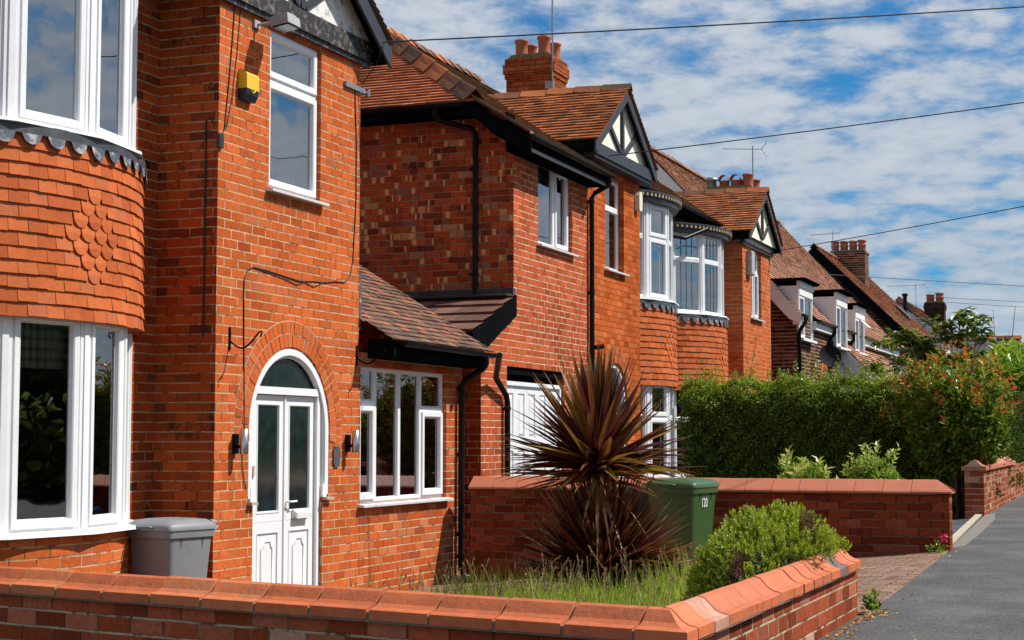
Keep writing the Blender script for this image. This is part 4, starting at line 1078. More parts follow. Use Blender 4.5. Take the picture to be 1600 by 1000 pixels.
def f(mb): mb.box((-12.9, 28.0, 2.25), (-8.05, 35.8, 2.45)); mb.box((-9.6, 28, -.4), (-9.5, 35.8, 5.2)); mb.box((-12.9, 28, 5.2), (-8.0, 35.8, 5.24)); mb.box((-8.1, 31.5, 5.0), (-7.5, 33.9, 5.04)); mb.box((-12.9, 27.96, -.4), (-8.0, 27.975, 5.2))
simple('inner_wall', M['dark_room'], h3, f)
bay(h3, 29.80, -.5, up=(3.42, 4.86), t_low=1.48, t_up=4.38, leaded=True, cornice=True, cur_u=[(1, .06, .35, .03, .9), (1, .7, .97, .03, .9), (2, .1, .9, .03, .3)], seed=25)
window(h3, -7.4, 32.16, 33.10, 3.57, 4.93, [(0, .5, 0, .95, 'f'), (.5, .94, 0, .95, 's'), (0, .5, .95, 1.36, 'f'), (.5, .94, .95, 1.36, 'f')], .07, True, curtains=[(.05, .4, .05, .9)])
def f(mb):
    tile_roof(mb, (-7.78, 0, 5.358), (0, 1, 0), (-1, 0, .647), [(27.98, 0), (36.1, 0), (32.38, vlen(-7.78, -11.5)), (27.98, vlen(-7.78, -11.5))], g=.1, seed=45)
    tile_roof(mb, (-7.78, 36.1, 5.358), (-1, 0, 0), (0, -1, .647), [(0, 0), (7.44, 0), (3.72, 4.43)], g=.2, tw=.33, seed=46)
    mb.face([(-15.2, 27.98, 5.36), (-15.2, 36.1, 5.36), (-11.5, 32.38, 7.765), (-11.5, 27.98, 7.765)], (.4, .4))
simple('roof', M['roof_mossy'], h3, f)
gable(h3, 32.7, 1.45, 5.2, .69, -7.18, -10.2, M['black_peel'], M['cream'], M['black_peel'], M['roof_clay'], 55, tie=.18, depth=.16, pX=-7.29)
def f(mb): mb.box((-7.80, 27.985, 5.20), (-7.77, 31.2, 5.36)); mb.box((-8.0, 27.985, 5.18), (-7.772, 31.2, 5.198))
simple('fascia', M['black_paint'], h3, f)
def f(mb): gutter(mb, (-7.73, 24.9, 5.34), (-7.73, 31.1, 5.32))
simple('gutter', M['black'], h3, f)
def f(mb): mb.tube([(-7.73, 28.0, 5.3), (-7.85, 28.02, 5.1), (-7.95, 28.04, 4.9), (-7.95, 28.04, 4.75), (-7.7, 28.3, 4.72), (-7.45, 28.9, 4.95)], .034, 8)
simple('downpipe', M['black'], h3, f)
chimney(h3, (-8.55, 35.35), 1.15, .6, 4.6, 6.62, [(-.42, -.1, .27, 'cowl'), (-.13, -.1, .25, 'hood'), (.13, -.1, .25, 'hood'), (.40, -.1, .30, 'p'), (.25, .15, .22, 'p'), (.5, .16, .2, 'p')], M['brick_chimney'], True, pot_r=.115)
aerial(h3, (-8.05, 35.3, 6.6), 1.0, .9, R(205), 10, .08)
def f(mb): mb.box((-7.40, 31.78, 4.38), (-7.30, 32.08, 4.86)); mb.box((-7.30, 31.80, 4.40), (-7.288, 32.06, 4.84))
simple('meter_box', M['silver_box'], h3, f)
# =================================================================== HOUSE 4: dark brick with dormers
def dormer(par, Y0, Y1, Xf, z0, z1, open_vent=False):
    mb = MB(); zr = z1+.02
    zroof = lambda X: 3.68 + (-7.05-X)*1.1
    Xb = -7.05-(z1-3.68)/1.1-.1
    for y, e in ((Y0, .0), (Y1, .0)):
        mb.prism([(Xf, z0), (Xf, z1), (Xb, z1), (Xb-.2, zroof(Xb-.2)-.06)], lambda a, b, d: Vector((a, y+d, b)), -.02, .02)
        k = z0+.14
        while k < z1:
            s = -1 if y == Y0 else 1
            mb.box((Xb, y+s*.021, k), (Xf, y+s*.027, k+.012)); k += .15
    mb.box((Xf-.05, Y0, z1-.02), (Xf+.04, Y1, z1+.11)); mb.box((Xf-.02, Y0+.02, z1-.20), (Xf+.012, Y1-.02, z1-.022))
    o = mb.build('dormer', M['white_boards'], par)
    r = MB(); r.box((Xb-.3, Y0-.08, z1+.112), (Xf+.14, Y1+.08, z1+.165)); r.box((Xb-.3, Y0-.10, z1+.15), (Xf+.17, Y1+.10, z1+.172)); r.build('flat_roof', M['black_paint'], o)
    W, H = Y1-Y0-.04, z1-z0-.20
    P = lambda a, b, d: Vector((Xf-.02+d, Y0+.02+a, z0+b)); fr, gl = MB(), MB()
    winframe(fr, gl, P, [(0, W*.42, 0, H, 's'), (W*.42, W, 0, H, 'f')])
    if open_vent: fr.obox(P(W*.7, H*.86, .12), Vector((.10, 0, -.10)), Vector((0, W*.2, 0)), Vector((.012, 0, .012)))
    fr.box((Xf-.02, Y0, z0-.06), (Xf+.10, Y1, z0-.002))
    w = fr.build('window', M['upvc'], o); gl.build('pane', M['glass'], o)
    return o
h4 = empty('brick_cottage', (-7.4, 43, -.48), 'dark brown brick cottage with three white dormers in a long sloping tiled roof', 'house', 'houses along the street')
YG = 36.65
def f(mb):
    wall_poly(mb, [(-14.6, -.5), (-7.4, -.5), (-7.4, 3.85), (-11.0, 7.85), (-14.6, 3.85)], [], FY(YG), .1)
    wall_poly(mb, rect(YG, 52, -.5, 3.9), [], FX(-7.4), .1)
    mb.face([(-14.6, 52, -.5), (-7.4, 52, -.5), (-7.4, 52, 3.85), (-11.0, 52, 7.85), (-14.6, 52, 3.85)])
simple('wall', M['brick_brown'], h4, f)
DY = [(36.75, 38.35), (40.6, 42.15), (43.4, 44.9)]
def f(mb):
    k = math.sqrt(1+1.1**2); s = lambda X: (-7.05-X)*k
    cuts = [36.38] + [c for d in DY for c in d] + [52.2]
    for a, b in zip(cuts[::2], cuts[1::2]):
        tile_roof(mb, (-7.26, 0, 3.931), (0, 1, 0), (-1, 0, 1.1), [(a, 0), (b, 0), (b, s(-7.64)), (a, s(-7.64))], g=.105, tw=.17, seed=71, th=.03)
    tile_roof(mb, (-7.85, 0, 4.58), (0, 1, 0), (-1, 0, 1.1), [(36.38, 0), (52.2, 0), (52.2, s(-11.0)-s(-7.85)), (36.38, s(-11.0)-s(-7.85))], g=.105, tw=.17, seed=72, th=.03)
    mb.face([(-11, 36.38, 8.04), (-11, 52.2, 8.04), (-14.9, 52.2, 3.75), (-14.9, 36.38, 3.75)], (.4, .4))
simple('roof', M['roof_brown'], h4, f)
def f(mb): ridge_tiles(mb, (-11, 36.4, 8.08), (-11, 52.2, 8.08), .12, .4, seed=8)
simple('ridge_tiles', M['roof_brown'], h4, f)
def f(mb):
    mb.prism([(-7.24, 3.94), (-11.0, 8.03), (-11.0, 7.66), (-7.50, 3.84), (-7.24, 3.72)], lambda a, b, d: Vector((a, 36.37+d, b-.02)), 0, .03)
simple('bargeboard', M['white_boards'], h4, f)
for a, b in ((36.402, 36.7), (38.4, 40.5), (42.2, 43.3), (44.95, 52)):
    mb = MB(); mb.box((-7.43, a, 3.70), (-7.28, b, 3.90)); mb.build('eaves_board', M['white_boards'], h4)
for a, b in ((36.4, 36.75), (38.35, 40.6), (42.15, 43.4), (44.9, 52)):
    mb = MB(); gutter(mb, (-7.21, a, 3.93), (-7.21, b, 3.92)); mb.build('gutter', M['black'], h4)
for y, ztop in ((36.72, 3.88), (40.45, 3.88), (43.2, 3.86)):
    mb = MB(); downpipe(mb, [(-7.21, y, ztop), (-7.21, y, ztop-.12), (-7.31, y, ztop-.26), (-7.35, y, ztop-.34), (-7.35, y, -.4)], .042, [(-7.35, y, ztop-.5), (-7.34, y, 1.5)]); mb.build('downpipe', M['black'], h4)
for i, (a, b) in enumerate(DY): dormer(h4, a, b, (-7.355, -7.20, -7.20)[i], 3.42, (4.60, 4.66, 4.54)[i], i == 2)
def f(mb): tile_roof(mb, (-5.75, 0, 2.0), (0, 1, 0), (-1, 0, 1.0), [(41.65, 0), (48.8, 0), (48.8, 2.25), (41.65, 2.25)], g=.105, tw=.17, seed=75, th=.03)
simple('porch_roof', M['roof_brown'], h4, f)
def f(mb):
    mb.prism([(-5.72, 1.96), (-7.38, 3.60), (-7.38, 3.2), (-5.95, 1.72), (-5.72, 1.72)], lambda a, b, d: Vector((a, 41.62+d, b)), 0, .03)
simple('porch_bargeboard', M['white_boards'], h4, f)
def f(mb):
    mb.prism([(-6.0, -.4), (-6.0, 1.85), (-7.4, 3.2), (-7.4, -.4)], lambda a, b, d: Vector((a, 41.67+d, b)), 0, 7)
    z = .1
    while z < 3.1: mb.box((-7.4, 41.662, z), (-6.0, 41.668, z+.015)); z += .16
simple('porch_cheek', M['white_boards'], h4, f)
def f(mb):
    pts = [(40.43, -.4)] + arch_pts(39.98, 2.45, .45, 0, 180, 16) + [(39.53, -.4)]
    mb.face([(-7.394, *p) for p in pts])
    for i in range(5): mb.box((-7.394, 39.6+i*.17, -.4), (-7.385, 39.61+i*.17, 2.7))
simple('door', M['door_brown'], h4, f)
voussoirs(h4, -7.397, 39.98, 2.45, [(.45, .57)], 0, 180, 'vouss', 8)
def f(mb):
    c = Vector((-7.0, 38.57, 3.08)); n = Vector((.55, -.80, .25)).normalized(); a = n.cross(UP).normalized(); b = a.cross(n)
    rings = []
    for i in range(6):
        r = .28*i/5; rings.append([c + n*(.07*(i/5)**2-.05) + (a*math.cos(t)+b*math.sin(t))*r for t in [2*math.pi*k/20 for k in range(20)]])
    V = [p for q in rings for p in q]; mb.mesh(V, [[i*20+k, i*20+(k+1)%20, (i+1)*20+(k+1)%20, (i+1)*20+k] for i in range(5) for k in range(20)])
    mb.tube([c-n*.05, (-7.2, 38.65, 3.04), (-7.4, 38.65, 3.04)], .018, 6); mb.tube([c - b*.3, c+n*.3-b*.12], .012, 6); mb.obox(c+n*.3-b*.1, n*.05, a*.03, b*.03)
simple('satellite_dish', plain('grey_mesh_dish', (.018,.018,.02), .7, spec=.05), h4, f)

# =================================================================== HOUSE 5: gabled, four pots
h5 = empty('brick_cottage', (-7.4, 63, -.48), 'dark brick gabled house with a big chimney carrying four ribbed pots', 'house', 'houses along the street')
def f(mb):
    wall_poly(mb, [(-14.3, -.5), (-7.2, -.5), (-7.2, 4.2), (-10.65, 7.6), (-14.1, 4.2)], [rect(-7.95, -7.6, 2.9, 3.6)], FY(56.2), .1)
    wall_poly(mb, rect(56.2, 67.2, -.5, 4.2), [], FX(-7.2), .1); mb.face([(-14.3, 67.2, -.5), (-7.2, 67.2, -.5), (-7.2, 67.2, 4.2), (-10.65, 67.2, 7.6), (-14.3, 67.2, 4.2)])
simple('wall', M['brick_brown'], h5, f)
def f(mb):
    tile_roof(mb, (-6.85, 0, 4.0), (0, 1, 0), (-1, 0, .985), [(55.9, 0), (67.5, 0), (67.5, 5.33), (55.9, 5.33)], g=.13, tw=.24, seed=81, th=.04)
    tile_roof(mb, (-14.45, 55.9, 4.0), (0, 1, 0), (1, 0, .985), [(0, 0), (11.6, 0), (11.6, 5.33), (0, 5.33)], g=.3, tw=.5, seed=82, th=.022)
simple('roof', M['roof_brown'], h5, f)
def f(mb): ridge_tiles(mb, (-10.65, 55.9, 7.78), (-10.65, 67.5, 7.78), .13, .45, seed=9)
simple('ridge_tiles', M['roof_brown'], h5, f)
def f(mb):
    mb.prism([(-6.8, 3.94), (-10.65, 7.74), (-14.5, 3.94), (-14.5, 3.6), (-10.65, 7.36), (-6.8, 3.6)], lambda a, b, d: Vector((a, 55.88+d, b)), 0, .04)
    mb.box((-7.2, 55.93, 3.78), (-6.88, 67.2, 3.98))
simple('bargeboard', M['black_paint'], h5, f)
def f(mb): gutter(mb, (-6.8, 55.95, 3.98), (-6.8, 67.4, 3.96)); downpipe(mb, [(-6.85, 56.6, 3.9), (-7.1, 56.6, 3.6), (-7.14, 56.6, -.4)], .04, [(-7.14, 56.6, 2)])
simple('gutter', M['black'], h5, f)
chimney(h5, (-10.25, 60.6), 1.3, .85, 5.6, 8.0, [(-.5, 0, .42, 'ribbed'), (-.17, 0, .40, 'ribbed'), (.16, 0, .40, 'ribbed'), (.48, 0, .42, 'ribbed')], M['brick_brown'], False, pot_r=.14, flaunch='concrete')
def f(mb): mb.box((-7.95, 56.16, 2.9), (-7.6, 56.22, 3.6))
simple('window', M['upvc'], h5, f)
aerial(h5, (-10.3, 57.6, 7.3), 1.15, 1.1, R(170), 9, .5)
def f(mb): 
    for (a, b) in ((.9, 1.6),):
        mb.prism([(-8.4, 5.6), (-7.9, 5.11), (-7.9, 5.17), (-8.4, 5.66)], lambda x, z, d: Vector((x-.6, 63.5+d, z+.62)), 0, 1.2)
simple('rooflight', M['lead_dark'], h5, f)
for (a, b) in ((61.4, 63.0), (64.6, 66.2)):
    mb = MB(); mb.box((-8.2, a, 3.6), (-6.95, b, 4.7)); o = mb.build('dormer', M['white_boards'], h5)
    mb = MB(); mb.box((-8.4, a-.15, 4.71), (-6.75, b+.15, 4.82)); mb.build('flat_roof', M['black_paint'], o)
    P = lambda u, v, d: Vector((-6.94+d, a+.08+u, 3.65+v)); fr, gl = MB(), MB(); winframe(fr, gl, P, [(0, .65, 0, 1.0, 's'), (.65, b-a-.16, 0, 1.0)]); fr.build('window', M['upvc'], o); gl.build('pane', M['glass'], o)

# =================================================================== HOUSE 6: slate hip
h6 = empty('slate_roofed_house', (-8, 78, -.48), 'house under a grey slate hipped roof with a two-pot brick chimney', 'house', 'houses along the street')
def f(mb):
    tile_roof(mb, (-14.3, 71.3, 4.65), (1, 0, 0), (0, 1, .733), [(0, 0), (7.6, 0), (3.8, 4.71)], g=.2, tw=.3, seed=91, th=.014)
    tile_roof(mb, (-6.7, 71.3, 4.65), (0, 1, 0), (-1, 0, .733), [(0, 0), (16, 0), (16, 4.71), (3.8, 4.71)], g=.2, tw=.3, seed=92, th=.014)
    mb.face([(-14.3, 71.3, 4.65), (-10.5, 75.1, 7.43), (-10.5, 87, 7.43), (-14.3, 87, 4.65)], (.5, .5))
simple('roof', M['slate'], h6, f)
def f(mb): ridge_tiles(mb, (-6.7, 71.3, 4.72), (-10.5, 75.1, 7.5), .15, .45, seed=2); ridge_tiles(mb, (-10.5, 75.1, 7.48), (-10.5, 87, 7.48), .15, .45, seed=3)
simple('ridge_tiles', M['ridge'], h6, f)
def f(mb): mb.box((-14, 71.6, -.5), (-8.1, 87, 4.66))
simple('wall', M['brick_brown'], h6, f)
def f(mb): mb.box((-8.09, 71.62, -.5), (-7.1, 87, 4.6))
simple('rendered_wing', M['cream'], h6, f)
def f(mb): mb.box((-14.3, 71.28, 4.5), (-6.72, 71.34, 4.66)); mb.box((-6.76, 71.36, 4.5), (-6.7, 87, 4.66))
simple('fascia', M['black_paint'], h6, f)
mb = MB(); P = lambda a, b, d: Vector((-7.95+a, 71.60-d, 2.4+b)); fr, gl = MB(), MB(); winframe(fr, gl, P, [(0, .35, 0, 1.6), (.35, .75, 0, 1.6)]); o = fr.build('window', M['upvc'], h6); gl.build('pane', M['glass'], o)
chimney(h6, (-8.95, 75.5), .85, .7, 5.0, 7.25, [(-.2, 0, .36, 'ribbed'), (.21, 0, .42, 'ribbed')], brick('dark_stack', [(0, (.03,.017,.013)), (.6, (.055,.025,.018)), (1, (.09,.04,.025))], (.10,.08,.06), mw=.010), True, pot_r=.17)  # this stack uses a much darker brown brick
aerial(h6, (-9.75, 75.2, 6.4), 1.75, 1.7, R(178), 8, .5)
def f(mb): mb.tube([(-10.1, 74.2, 6.6), (-10.1, 74.2, 7.6)], .09, 8); mb.tube([(-10.1, 74.2, 7.5), (-10.1, 74.2, 7.62)], .13, 8)
simple('soil_pipe', M['black'], h6, f)

# =================================================================== HOUSE 7: far slate roof
h7 = empty('slate_roofed_house', (-9, 98, -.48), 'far house whose plain slate roof with red ridge shows above the bright green laurel', 'house', 'houses along the street')
def f(mb):
    tile_roof(mb, (-16, 93.5, 4.4), (1, 0, 0), (0, 1, .7), [(0, 0), (9.2, 0), (9.2, 4.3), (0, 4.3)], g=.22, tw=.32, seed=95, th=.014)
    mb.face([(-16, 97.02, 6.86), (-6.8, 97.02, 6.86), (-6.8, 100.5, 4.4), (-16, 100.5, 4.4)], (.5, .5))
simple('roof', M['slate'], h7, f)
def f(mb): ridge_tiles(mb, (-16, 97.02, 6.93), (-6.75, 97.02, 6.93), .16, .45, seed=6)
simple('ridge_tiles', M['ridge'], h7, f)
def f(mb): mb.prism([(93.8, -.5), (100.2, -.5), (100.2, 4.5), (97.02, 6.8), (93.8, 4.5)], lambda a, b, d: Vector((d, a, b)), -15.9, -6.95)
simple('wall', M['brick_brown'], h7, f)
M['brick_dark_stack'] = brick('dark_stack_brick', [(0, (.03,.017,.013)), (.6, (.06,.026,.018)), (1, (.10,.04,.025))], (.10,.08,.06), mw=.010)  # near-black brown brick tones
chimney(h7, (-7.3, 106), 1.6, .9, 4.0, 6.6, [(-.4, 0, .4, 'ribbed'), (.3, 0, .4, 'ribbed')], M['brick_brown'], True, pot_r=.16)

# =================================================================== garden walls
OGEE = [(0, 0), (0, .046), (.012, .05), (.04, .056), (.068, .072), (.092, .098), (.112, .118), (.14, .126)]
OGEE = OGEE + [(.28-a, b) for a, b in OGEE[:-1][::-1]]
GAB = [(0, .012), (-.004, .03), (.012, .046), (.15, .145), (.17, .149), (.19, .145), (.328, .046), (.344, .03), (.34, .012)]
def sweep(mb, path, prof, z, mitre=None, m=0):
    """profile offset to the left-hand normal of the path; path = list of (x,y)"""
    pts = [Vector((p[0], p[1], 0)) for p in path]; n = len(pts); rows = []
    for i, p in enumerate(pts):
        d0 = (pts[i]-pts[i-1]).normalized() if i else None; d1 = (pts[i+1]-pts[i]).normalized() if i < n-1 else None
        n0 = Vector((-d0.y, d0.x, 0)) if d0 else None; n1 = Vector((-d1.y, d1.x, 0)) if d1 else None
        if n0 and n1: nn = (n0+n1).normalized(); nn = nn/nn.dot(n1)
        else: nn = n0 or n1
        rows.append([p + nn*a + Vector((0, 0, z+b)) for a, b in prof])
    k = len(prof)
    for i in range(n-1):
        for j in range(k-1): mb.face([rows[i][j], rows[i+1][j], rows[i+1][j+1], rows[i][j+1]], None, m, False)
        mb.face([rows[i+1][0], rows[i][0], rows[i][-1], rows[i+1][-1]], None, m)
    mb.face(rows[0][::-1], None, m); mb.face(rows[-1], None, m)
def run(a, b): return (b-a).length
gw = empty('garden_wall', (-1.9, 6.5, 0), 'low front garden wall of weathered brick with ogee terracotta coping turning the corner to the pavement', 'wall')
C0 = Vector((-1.75, 6.42, 0)); dA = Vector((0, 1, 0)); dB = Vector((-.979, .204, 0)).normalized(); ZC = .305
lenA, lenB = 4.28, 5.5
def body(mb, off0=.035, th=.21, z0=-.6, z1=.302):
    nA, nB = Vector((-1, 0, 0)), Vector((.204, .979, 0)).normalized()
    # outer corner of the brickwork
    def off(o):
        # intersection of both offset lines
        pA = C0 + nA*o; pB = C0 + nB*o
        t = ((pA.x-pB.x))/dB.x
        return pB + dB*t
    o0, o1 = off(off0), off(off0+th)
    eA0, eA1 = Vector((C0.x-off0, C0.y+lenA-.03, 0)), Vector((C0.x-off0-th, C0.y+lenA-.03, 0))
    eB0, eB1 = o0 + dB*lenB, o1 + dB*lenB
    def q(a, b, s0, s1):
        mb.face([a+UP*z0, b+UP*z0, b+UP*z1, a+UP*z1], [(s0, z0), (s1, z0), (s1, z1), (s0, z1)])
    q(o0, eA0, 0, run(o0, eA0)); q(eA0, eA1, 0, .21); q(eA1, o1, 3, 3+run(eA1, o1)); q(eB0, o0, 2, 2+run(eB0, o0)); q(o1, eB1, 5, 5+run(o1, eB1)); q(eB1, eB0, 0, .21)
    for P in ([o0, eA0, eA1, o1], [o1, eB1, eB0, o0]): mb.face([p+UP*z1 for p in P])
simple('brickwork', M['brick_garden'], gw, body)
rc = random.Random(5)
def coping_tile(path, z, prof, mat, par, jit=.0025):
    j = rc.uniform(-jit, jit); mb = MB(); sweep(mb, path, prof, z+j, None)
    return mb.build('coping_tile', mat, par)
pA = lambda s: (C0.x + rc.uniform(-.004, .004), C0.y + s); pB = lambda s: (C0.x + dB.x*s + rc.uniform(-.003, .003), C0.y + dB.y*s)
coping_tile([pB(.24), (C0.x, C0.y), pA(.16)], ZC, OGEE, M['coping'], gw, 0)
COPS = [M['coping']] + [plain('terracotta_coping', c, .65, .2, 8, bump=.4, bscale=35, dirt=d, dirtf=.6, dscale=k) for c, d, k in (((.50,.12,.036), (.26,.07,.028), 4), ((.55,.15,.048), (.38,.16,.075), 7), ((.47,.11,.034), (.29,.105,.045), 11))]
M['coping_pale'] = plain('weathered_coping', (.42,.19,.12), .75, .2, 9, bump=.4, dirt=(.46,.32,.24), dirtf=.6, dscale=9)
M['coping_dark'] = plain('dark_coping', (.16,.10,.085), .7, .2, 9, bump=.3)
s = .168; k = 0; tl = .275
while s + tl < lenA + .05:
    e = s+tl-.007 - (.06 if s+tl*1.9 > lenA else 0)
    coping_tile([pA(s), pA(e-.003)], ZC, OGEE, M['coping_pale'] if k == 1 else (M['coping_dark'] if k == 12 else rc.choice(COPS)), gw); s += tl; k += 1
s = .252
while s < lenB:
    w = .342 + rc.uniform(-.008, .008); coping_tile([pB(s+w-.017), pB(s)], ZC, OGEE, rc.choice(COPS), gw, .0025); s += w
def f(mb):
    pr = [(a+.004 if a < .14 else a-.004, b-.008) for a, b in OGEE]
    sweep(mb, [pB(lenB-.05), (C0.x, C0.y), pA(lenA-.1)], pr, ZC-.002)
simple('mortar_bed', M['mortar_dark'], gw, f)

bw = empty('boundary_wall', (-4.4, 17.1, -.2), 'red brick boundary wall with gable-topped terracotta coping, dark spiky plant and green bin in front', 'wall')
def f(mb): 
    for P in ([(-7.15, 17.06), (-1.92, 17.06)], [(-1.92, 17.06), (-1.92, 17.30)], [(-1.92, 17.30), (-7.15, 17.30)]):
        (xa, ya), (xb, yb) = P; mb.face([(xa, ya, -.6), (xb, yb, -.6), (xb, yb, .565), (xa, ya, .565)])
simple('brickwork', M['brick_garden_dark'], bw, f)
x = -7.15
while x < -2.2:
    w = .286; x1 = x+w-.005
    mb = MB()
    if x+2*w > -2.1 and x+w > -2.25:
        # hipped end tile
        A = [Vector((x, 17.01+a, .565+b+rc.uniform(-.002, .002))) for a, b in GAB]; xe = -1.89
        B = [Vector((xe - (.16 if .1 < a < .25 else 0) + (0), 17.01+a, .565+(b if not .1 < a < .25 else b))) for a, b in GAB]
        kk = len(GAB)
        for j in range(kk-1): mb.face([A[j], B[j], B[j+1], A[j+1]])
        mb.face(A[::-1]); mb.face(B); mb.face([A[0], A[-1], B[-1], B[0]])
        mb.build('coping_tile', M['coping_smooth'], bw); break
    sweep(mb, [(x, 17.01), (x1, 17.01)], [(a, b) for a, b in GAB], .563+rc.uniform(-.003, .003)); mb.build('coping_tile', M['coping_smooth'], bw); x += w
def f(mb): sweep(mb, [(-7.15, 17.02), (-2.05, 17.02)], [(a*.94+.006, b-.008) for a, b in GAB], .563)
simple('mortar_bed', M['mortar_dark'], bw, f)

nw = empty('street_wall', (-2.4, 26, 0), 'brick street wall with wavy red coping and an arched coping end beside the slate path', 'wall')
def f(mb):
    a, b, c, d = Vector((-2.35, 25.4, 0)), Vector((-2.35+-.2, 40, 0)), Vector((-2.85, 40, 0)), Vector((-2.63, 25.4, 0))
    for p, q in ((d, a), (a, b), (b, c), (c, d)): mb.face([p-UP*.5, q-UP*.5, q+UP*.66, p+UP*.66], [(0, -.5), (run(p, q), -.5), (run(p, q), .66), (0, .66)])
simple('brickwork', M['brick_garden'], nw, f)
wid = .36; OG2 = [(a*wid/.28-.04, b*1.25) for a, b in OGEE]
s = 25.36
while s < 32.2:
    coping_tile([(-2.35-.0137*(s-25.4), s), (-2.35-.0137*(s-25.2), s+.27)], .662, OG2, M['coping_smooth'], nw); s += .28
def f(mb): mb.prism([(-2.35+.0-a, .665+b*.9) for a, b in OG2[1:-1]], lambda a, b, d: Vector((a, 25.352+d, b)), -.006, .004)
simple('coping_end', M['mortar'], nw, f)

# =================================================================== ground
def f():
    mb = MB(); ys = [-300, 600]
    for (x0, z0), (x1, z1) in zip(GX, GX[1:]): mb.face([(x0, ys[0], z0-.004), (x1, ys[0], z1-.004), (x1, ys[1], z1-.004), (x0, ys[1], z0-.004)])
    return tag(mb.build('ground', M['soil']), kind='structure')
f()
PEDGE = [(-1.74, 4), (-1.74, 10.7), (-1.77, 12), (-1.83, 14), (-1.90, 16.2), (-1.97, 18.4), (-2.15, 22), (-2.33, 25.3), (-2.52, 36), (-2.7, 60), (-2.9, 110)]
def f(mb):
    pts = [(-1.74, -10)] + PEDGE
    for (xa, ya), (xb, yb) in zip(pts, pts[1:]): mb.face([(xa, ya, .004), (1.4, ya, .004), (1.4, yb, .004), (xb, yb, .004)])
tag(simple('pavement', M['asphalt'], None, f), kind='structure')
def f(mb):
    for i in range(130): mb.box((1.41, -10+i*.92, -.2), (1.53, -10+i*.92+.91, .008))
tag(simple('kerb', M['concrete'], None, f), kind='structure')
def f(mb): mb.face([(1.54, -10, .0), (8.2, -10, .0), (8.2, 110, .0), (1.54, 110, .0)])
tag(simple('road', M['asphalt'], None, f), kind='structure')
strip('driveway', [(-7.38, 10.0), (-2.05, 10.0), (-2.05, 10.72), (-1.74, 10.72), (-1.77, 12), (-1.83, 14), (-1.90, 16.2), (-1.93, 17.04), (-7.38, 17.04)], M['pavers'], .004)
strip('path', [(-7.3, 17.32), (-1.97, 17.32), (-2.13, 20), (-2.40, 25.2), (-7.3, 25.2)], M['slate_path'], .004)
def f(mb):
    for i in range(8):
        t0, t1 = i/8, (i+1)/8; y0, y1 = 17.32+7.9*t0, 17.32+7.9*t1-.01; x0, x1 = -1.97-.40*t0, -1.97-.40*t1
        mb.face([(x0-.09, y0, .022), (x0, y0, .022), (x1, y1, .022), (x1-.09, y1, .022)]); mb.face([(x0, y0, 0), (x1, y1, 0), (x1, y1, .022), (x0, y0, .022)]); mb.face([(x0-.09, y0, 0), (x0, y0, 0), (x0, y0, .022), (x0-.09, y0, .022)])
tag(simple('path_edging', M['edging'], None, f), kind='structure')
def f(mb): mb.face([(-1.96, 17.35, .008), (-1.86, 17.9, .008), (-1.92, 20, .008), (-2.08, 24, .008), (-2.25, 26, .008), (-2.34, 25.3, .008)])
tag(simple('concrete_strip', M['concrete'], None, f), kind='structure')
# =================================================================== planting
def unit(a): return a/np.maximum(np.linalg.norm(a, axis=-1, keepdims=True), 1e-9)
def leafmesh(name, pos, d, n, L, W, mat, parent=None, rand=None, fold=.25, label=None):
    """many small leaves: base, two flanks, tip; folded along the midrib"""
    N = len(pos); d = unit(d); s = unit(np.cross(d, n)); n = unit(np.cross(s, d))
    L = np.broadcast_to(np.asarray(L, float).reshape(-1, 1), (N, 1)); W = np.broadcast_to(np.asarray(W, float).reshape(-1, 1), (N, 1))
    org = np.array(ORIG[parent]) if parent is not None else np.zeros(3)
    p = pos - org
    mid = p + d*L*.45
    V = np.stack([p, mid + s*W*.5 + n*W*fold, p + d*L, mid - s*W*.5 + n*W*fold], 1).reshape(-1, 3)
    idx = np.arange(N)*4
    F = np.concatenate([np.stack([idx, idx+1, idx+2], 1), np.stack([idx, idx+2, idx+3], 1)], 0)
    me = bpy.data.meshes.new(name); me.from_pydata(V.tolist(), [], F.tolist()); me.materials.append(mat)
    if rand is None: rand = RNG.random(N)
    uv = np.zeros((len(F), 3, 2), np.float32); uv[:N, :, 0] = rand[:, None]; uv[N:, :, 0] = rand[:, None]
    uv[:N, :, 1] = [0, .45, 1]; uv[N:, :, 1] = [0, 1, .45]
    ul = me.uv_layers.new(name='UVMap'); ul.data.foreach_set('uv', uv.ravel()); me.update()
    o = bpy.data.objects.new(name, me); COL.objects.link(o); ORIG[o] = Vector(org.tolist())
    if parent is not None: o.parent = parent
    if label: o['label'] = label
    return o
def rdir(N): return unit(RNG.normal(size=(N, 3)))

M['hedge_leaf'] = leafmat('hedge_leaf', [(0, (.03,.055,.007)), (.4, (.10,.19,.014)), (.65, (.24,.38,.026)), (.9, (.42,.56,.055)), (.97, (.42,.46,.05)), (1, (.42,.26,.06))], .45, .30, .45)
M['hedge_dark'] = leafmat('dark_hedge_leaf', [(0, (.016,.036,.004)), (.6, (.055,.095,.010)), (1, (.14,.17,.02))], .35, .6, .08)
M['photinia'] = leafmat('photinia_leaf', [(0, (.05,.10,.010)), (.45, (.13,.22,.016)), (.78, (.26,.32,.024)), (.90, (.36,.22,.026)), (.96, (.50,.15,.02)), (1, (.48,.08,.025))], .4, .32, .4)
M['laurel'] = leafmat('laurel_leaf', [(0, (.05,.12,.008)), (.5, (.13,.26,.012)), (1, (.28,.40,.025))], .42, .35, .3)
M['varieg'] = leafmat('variegated_leaf', [(0, (.08,.19,.015)), (.4, (.20,.34,.03)), (.75, (.42,.52,.08)), (1, (.60,.60,.17))], .3, .4)
M['hebe'] = leafmat('hebe_leaf', [(0, (.045,.09,.008)), (.4, (.13,.21,.012)), (.8, (.28,.38,.015)), (1, (.44,.47,.03))], .4, .38, .4)
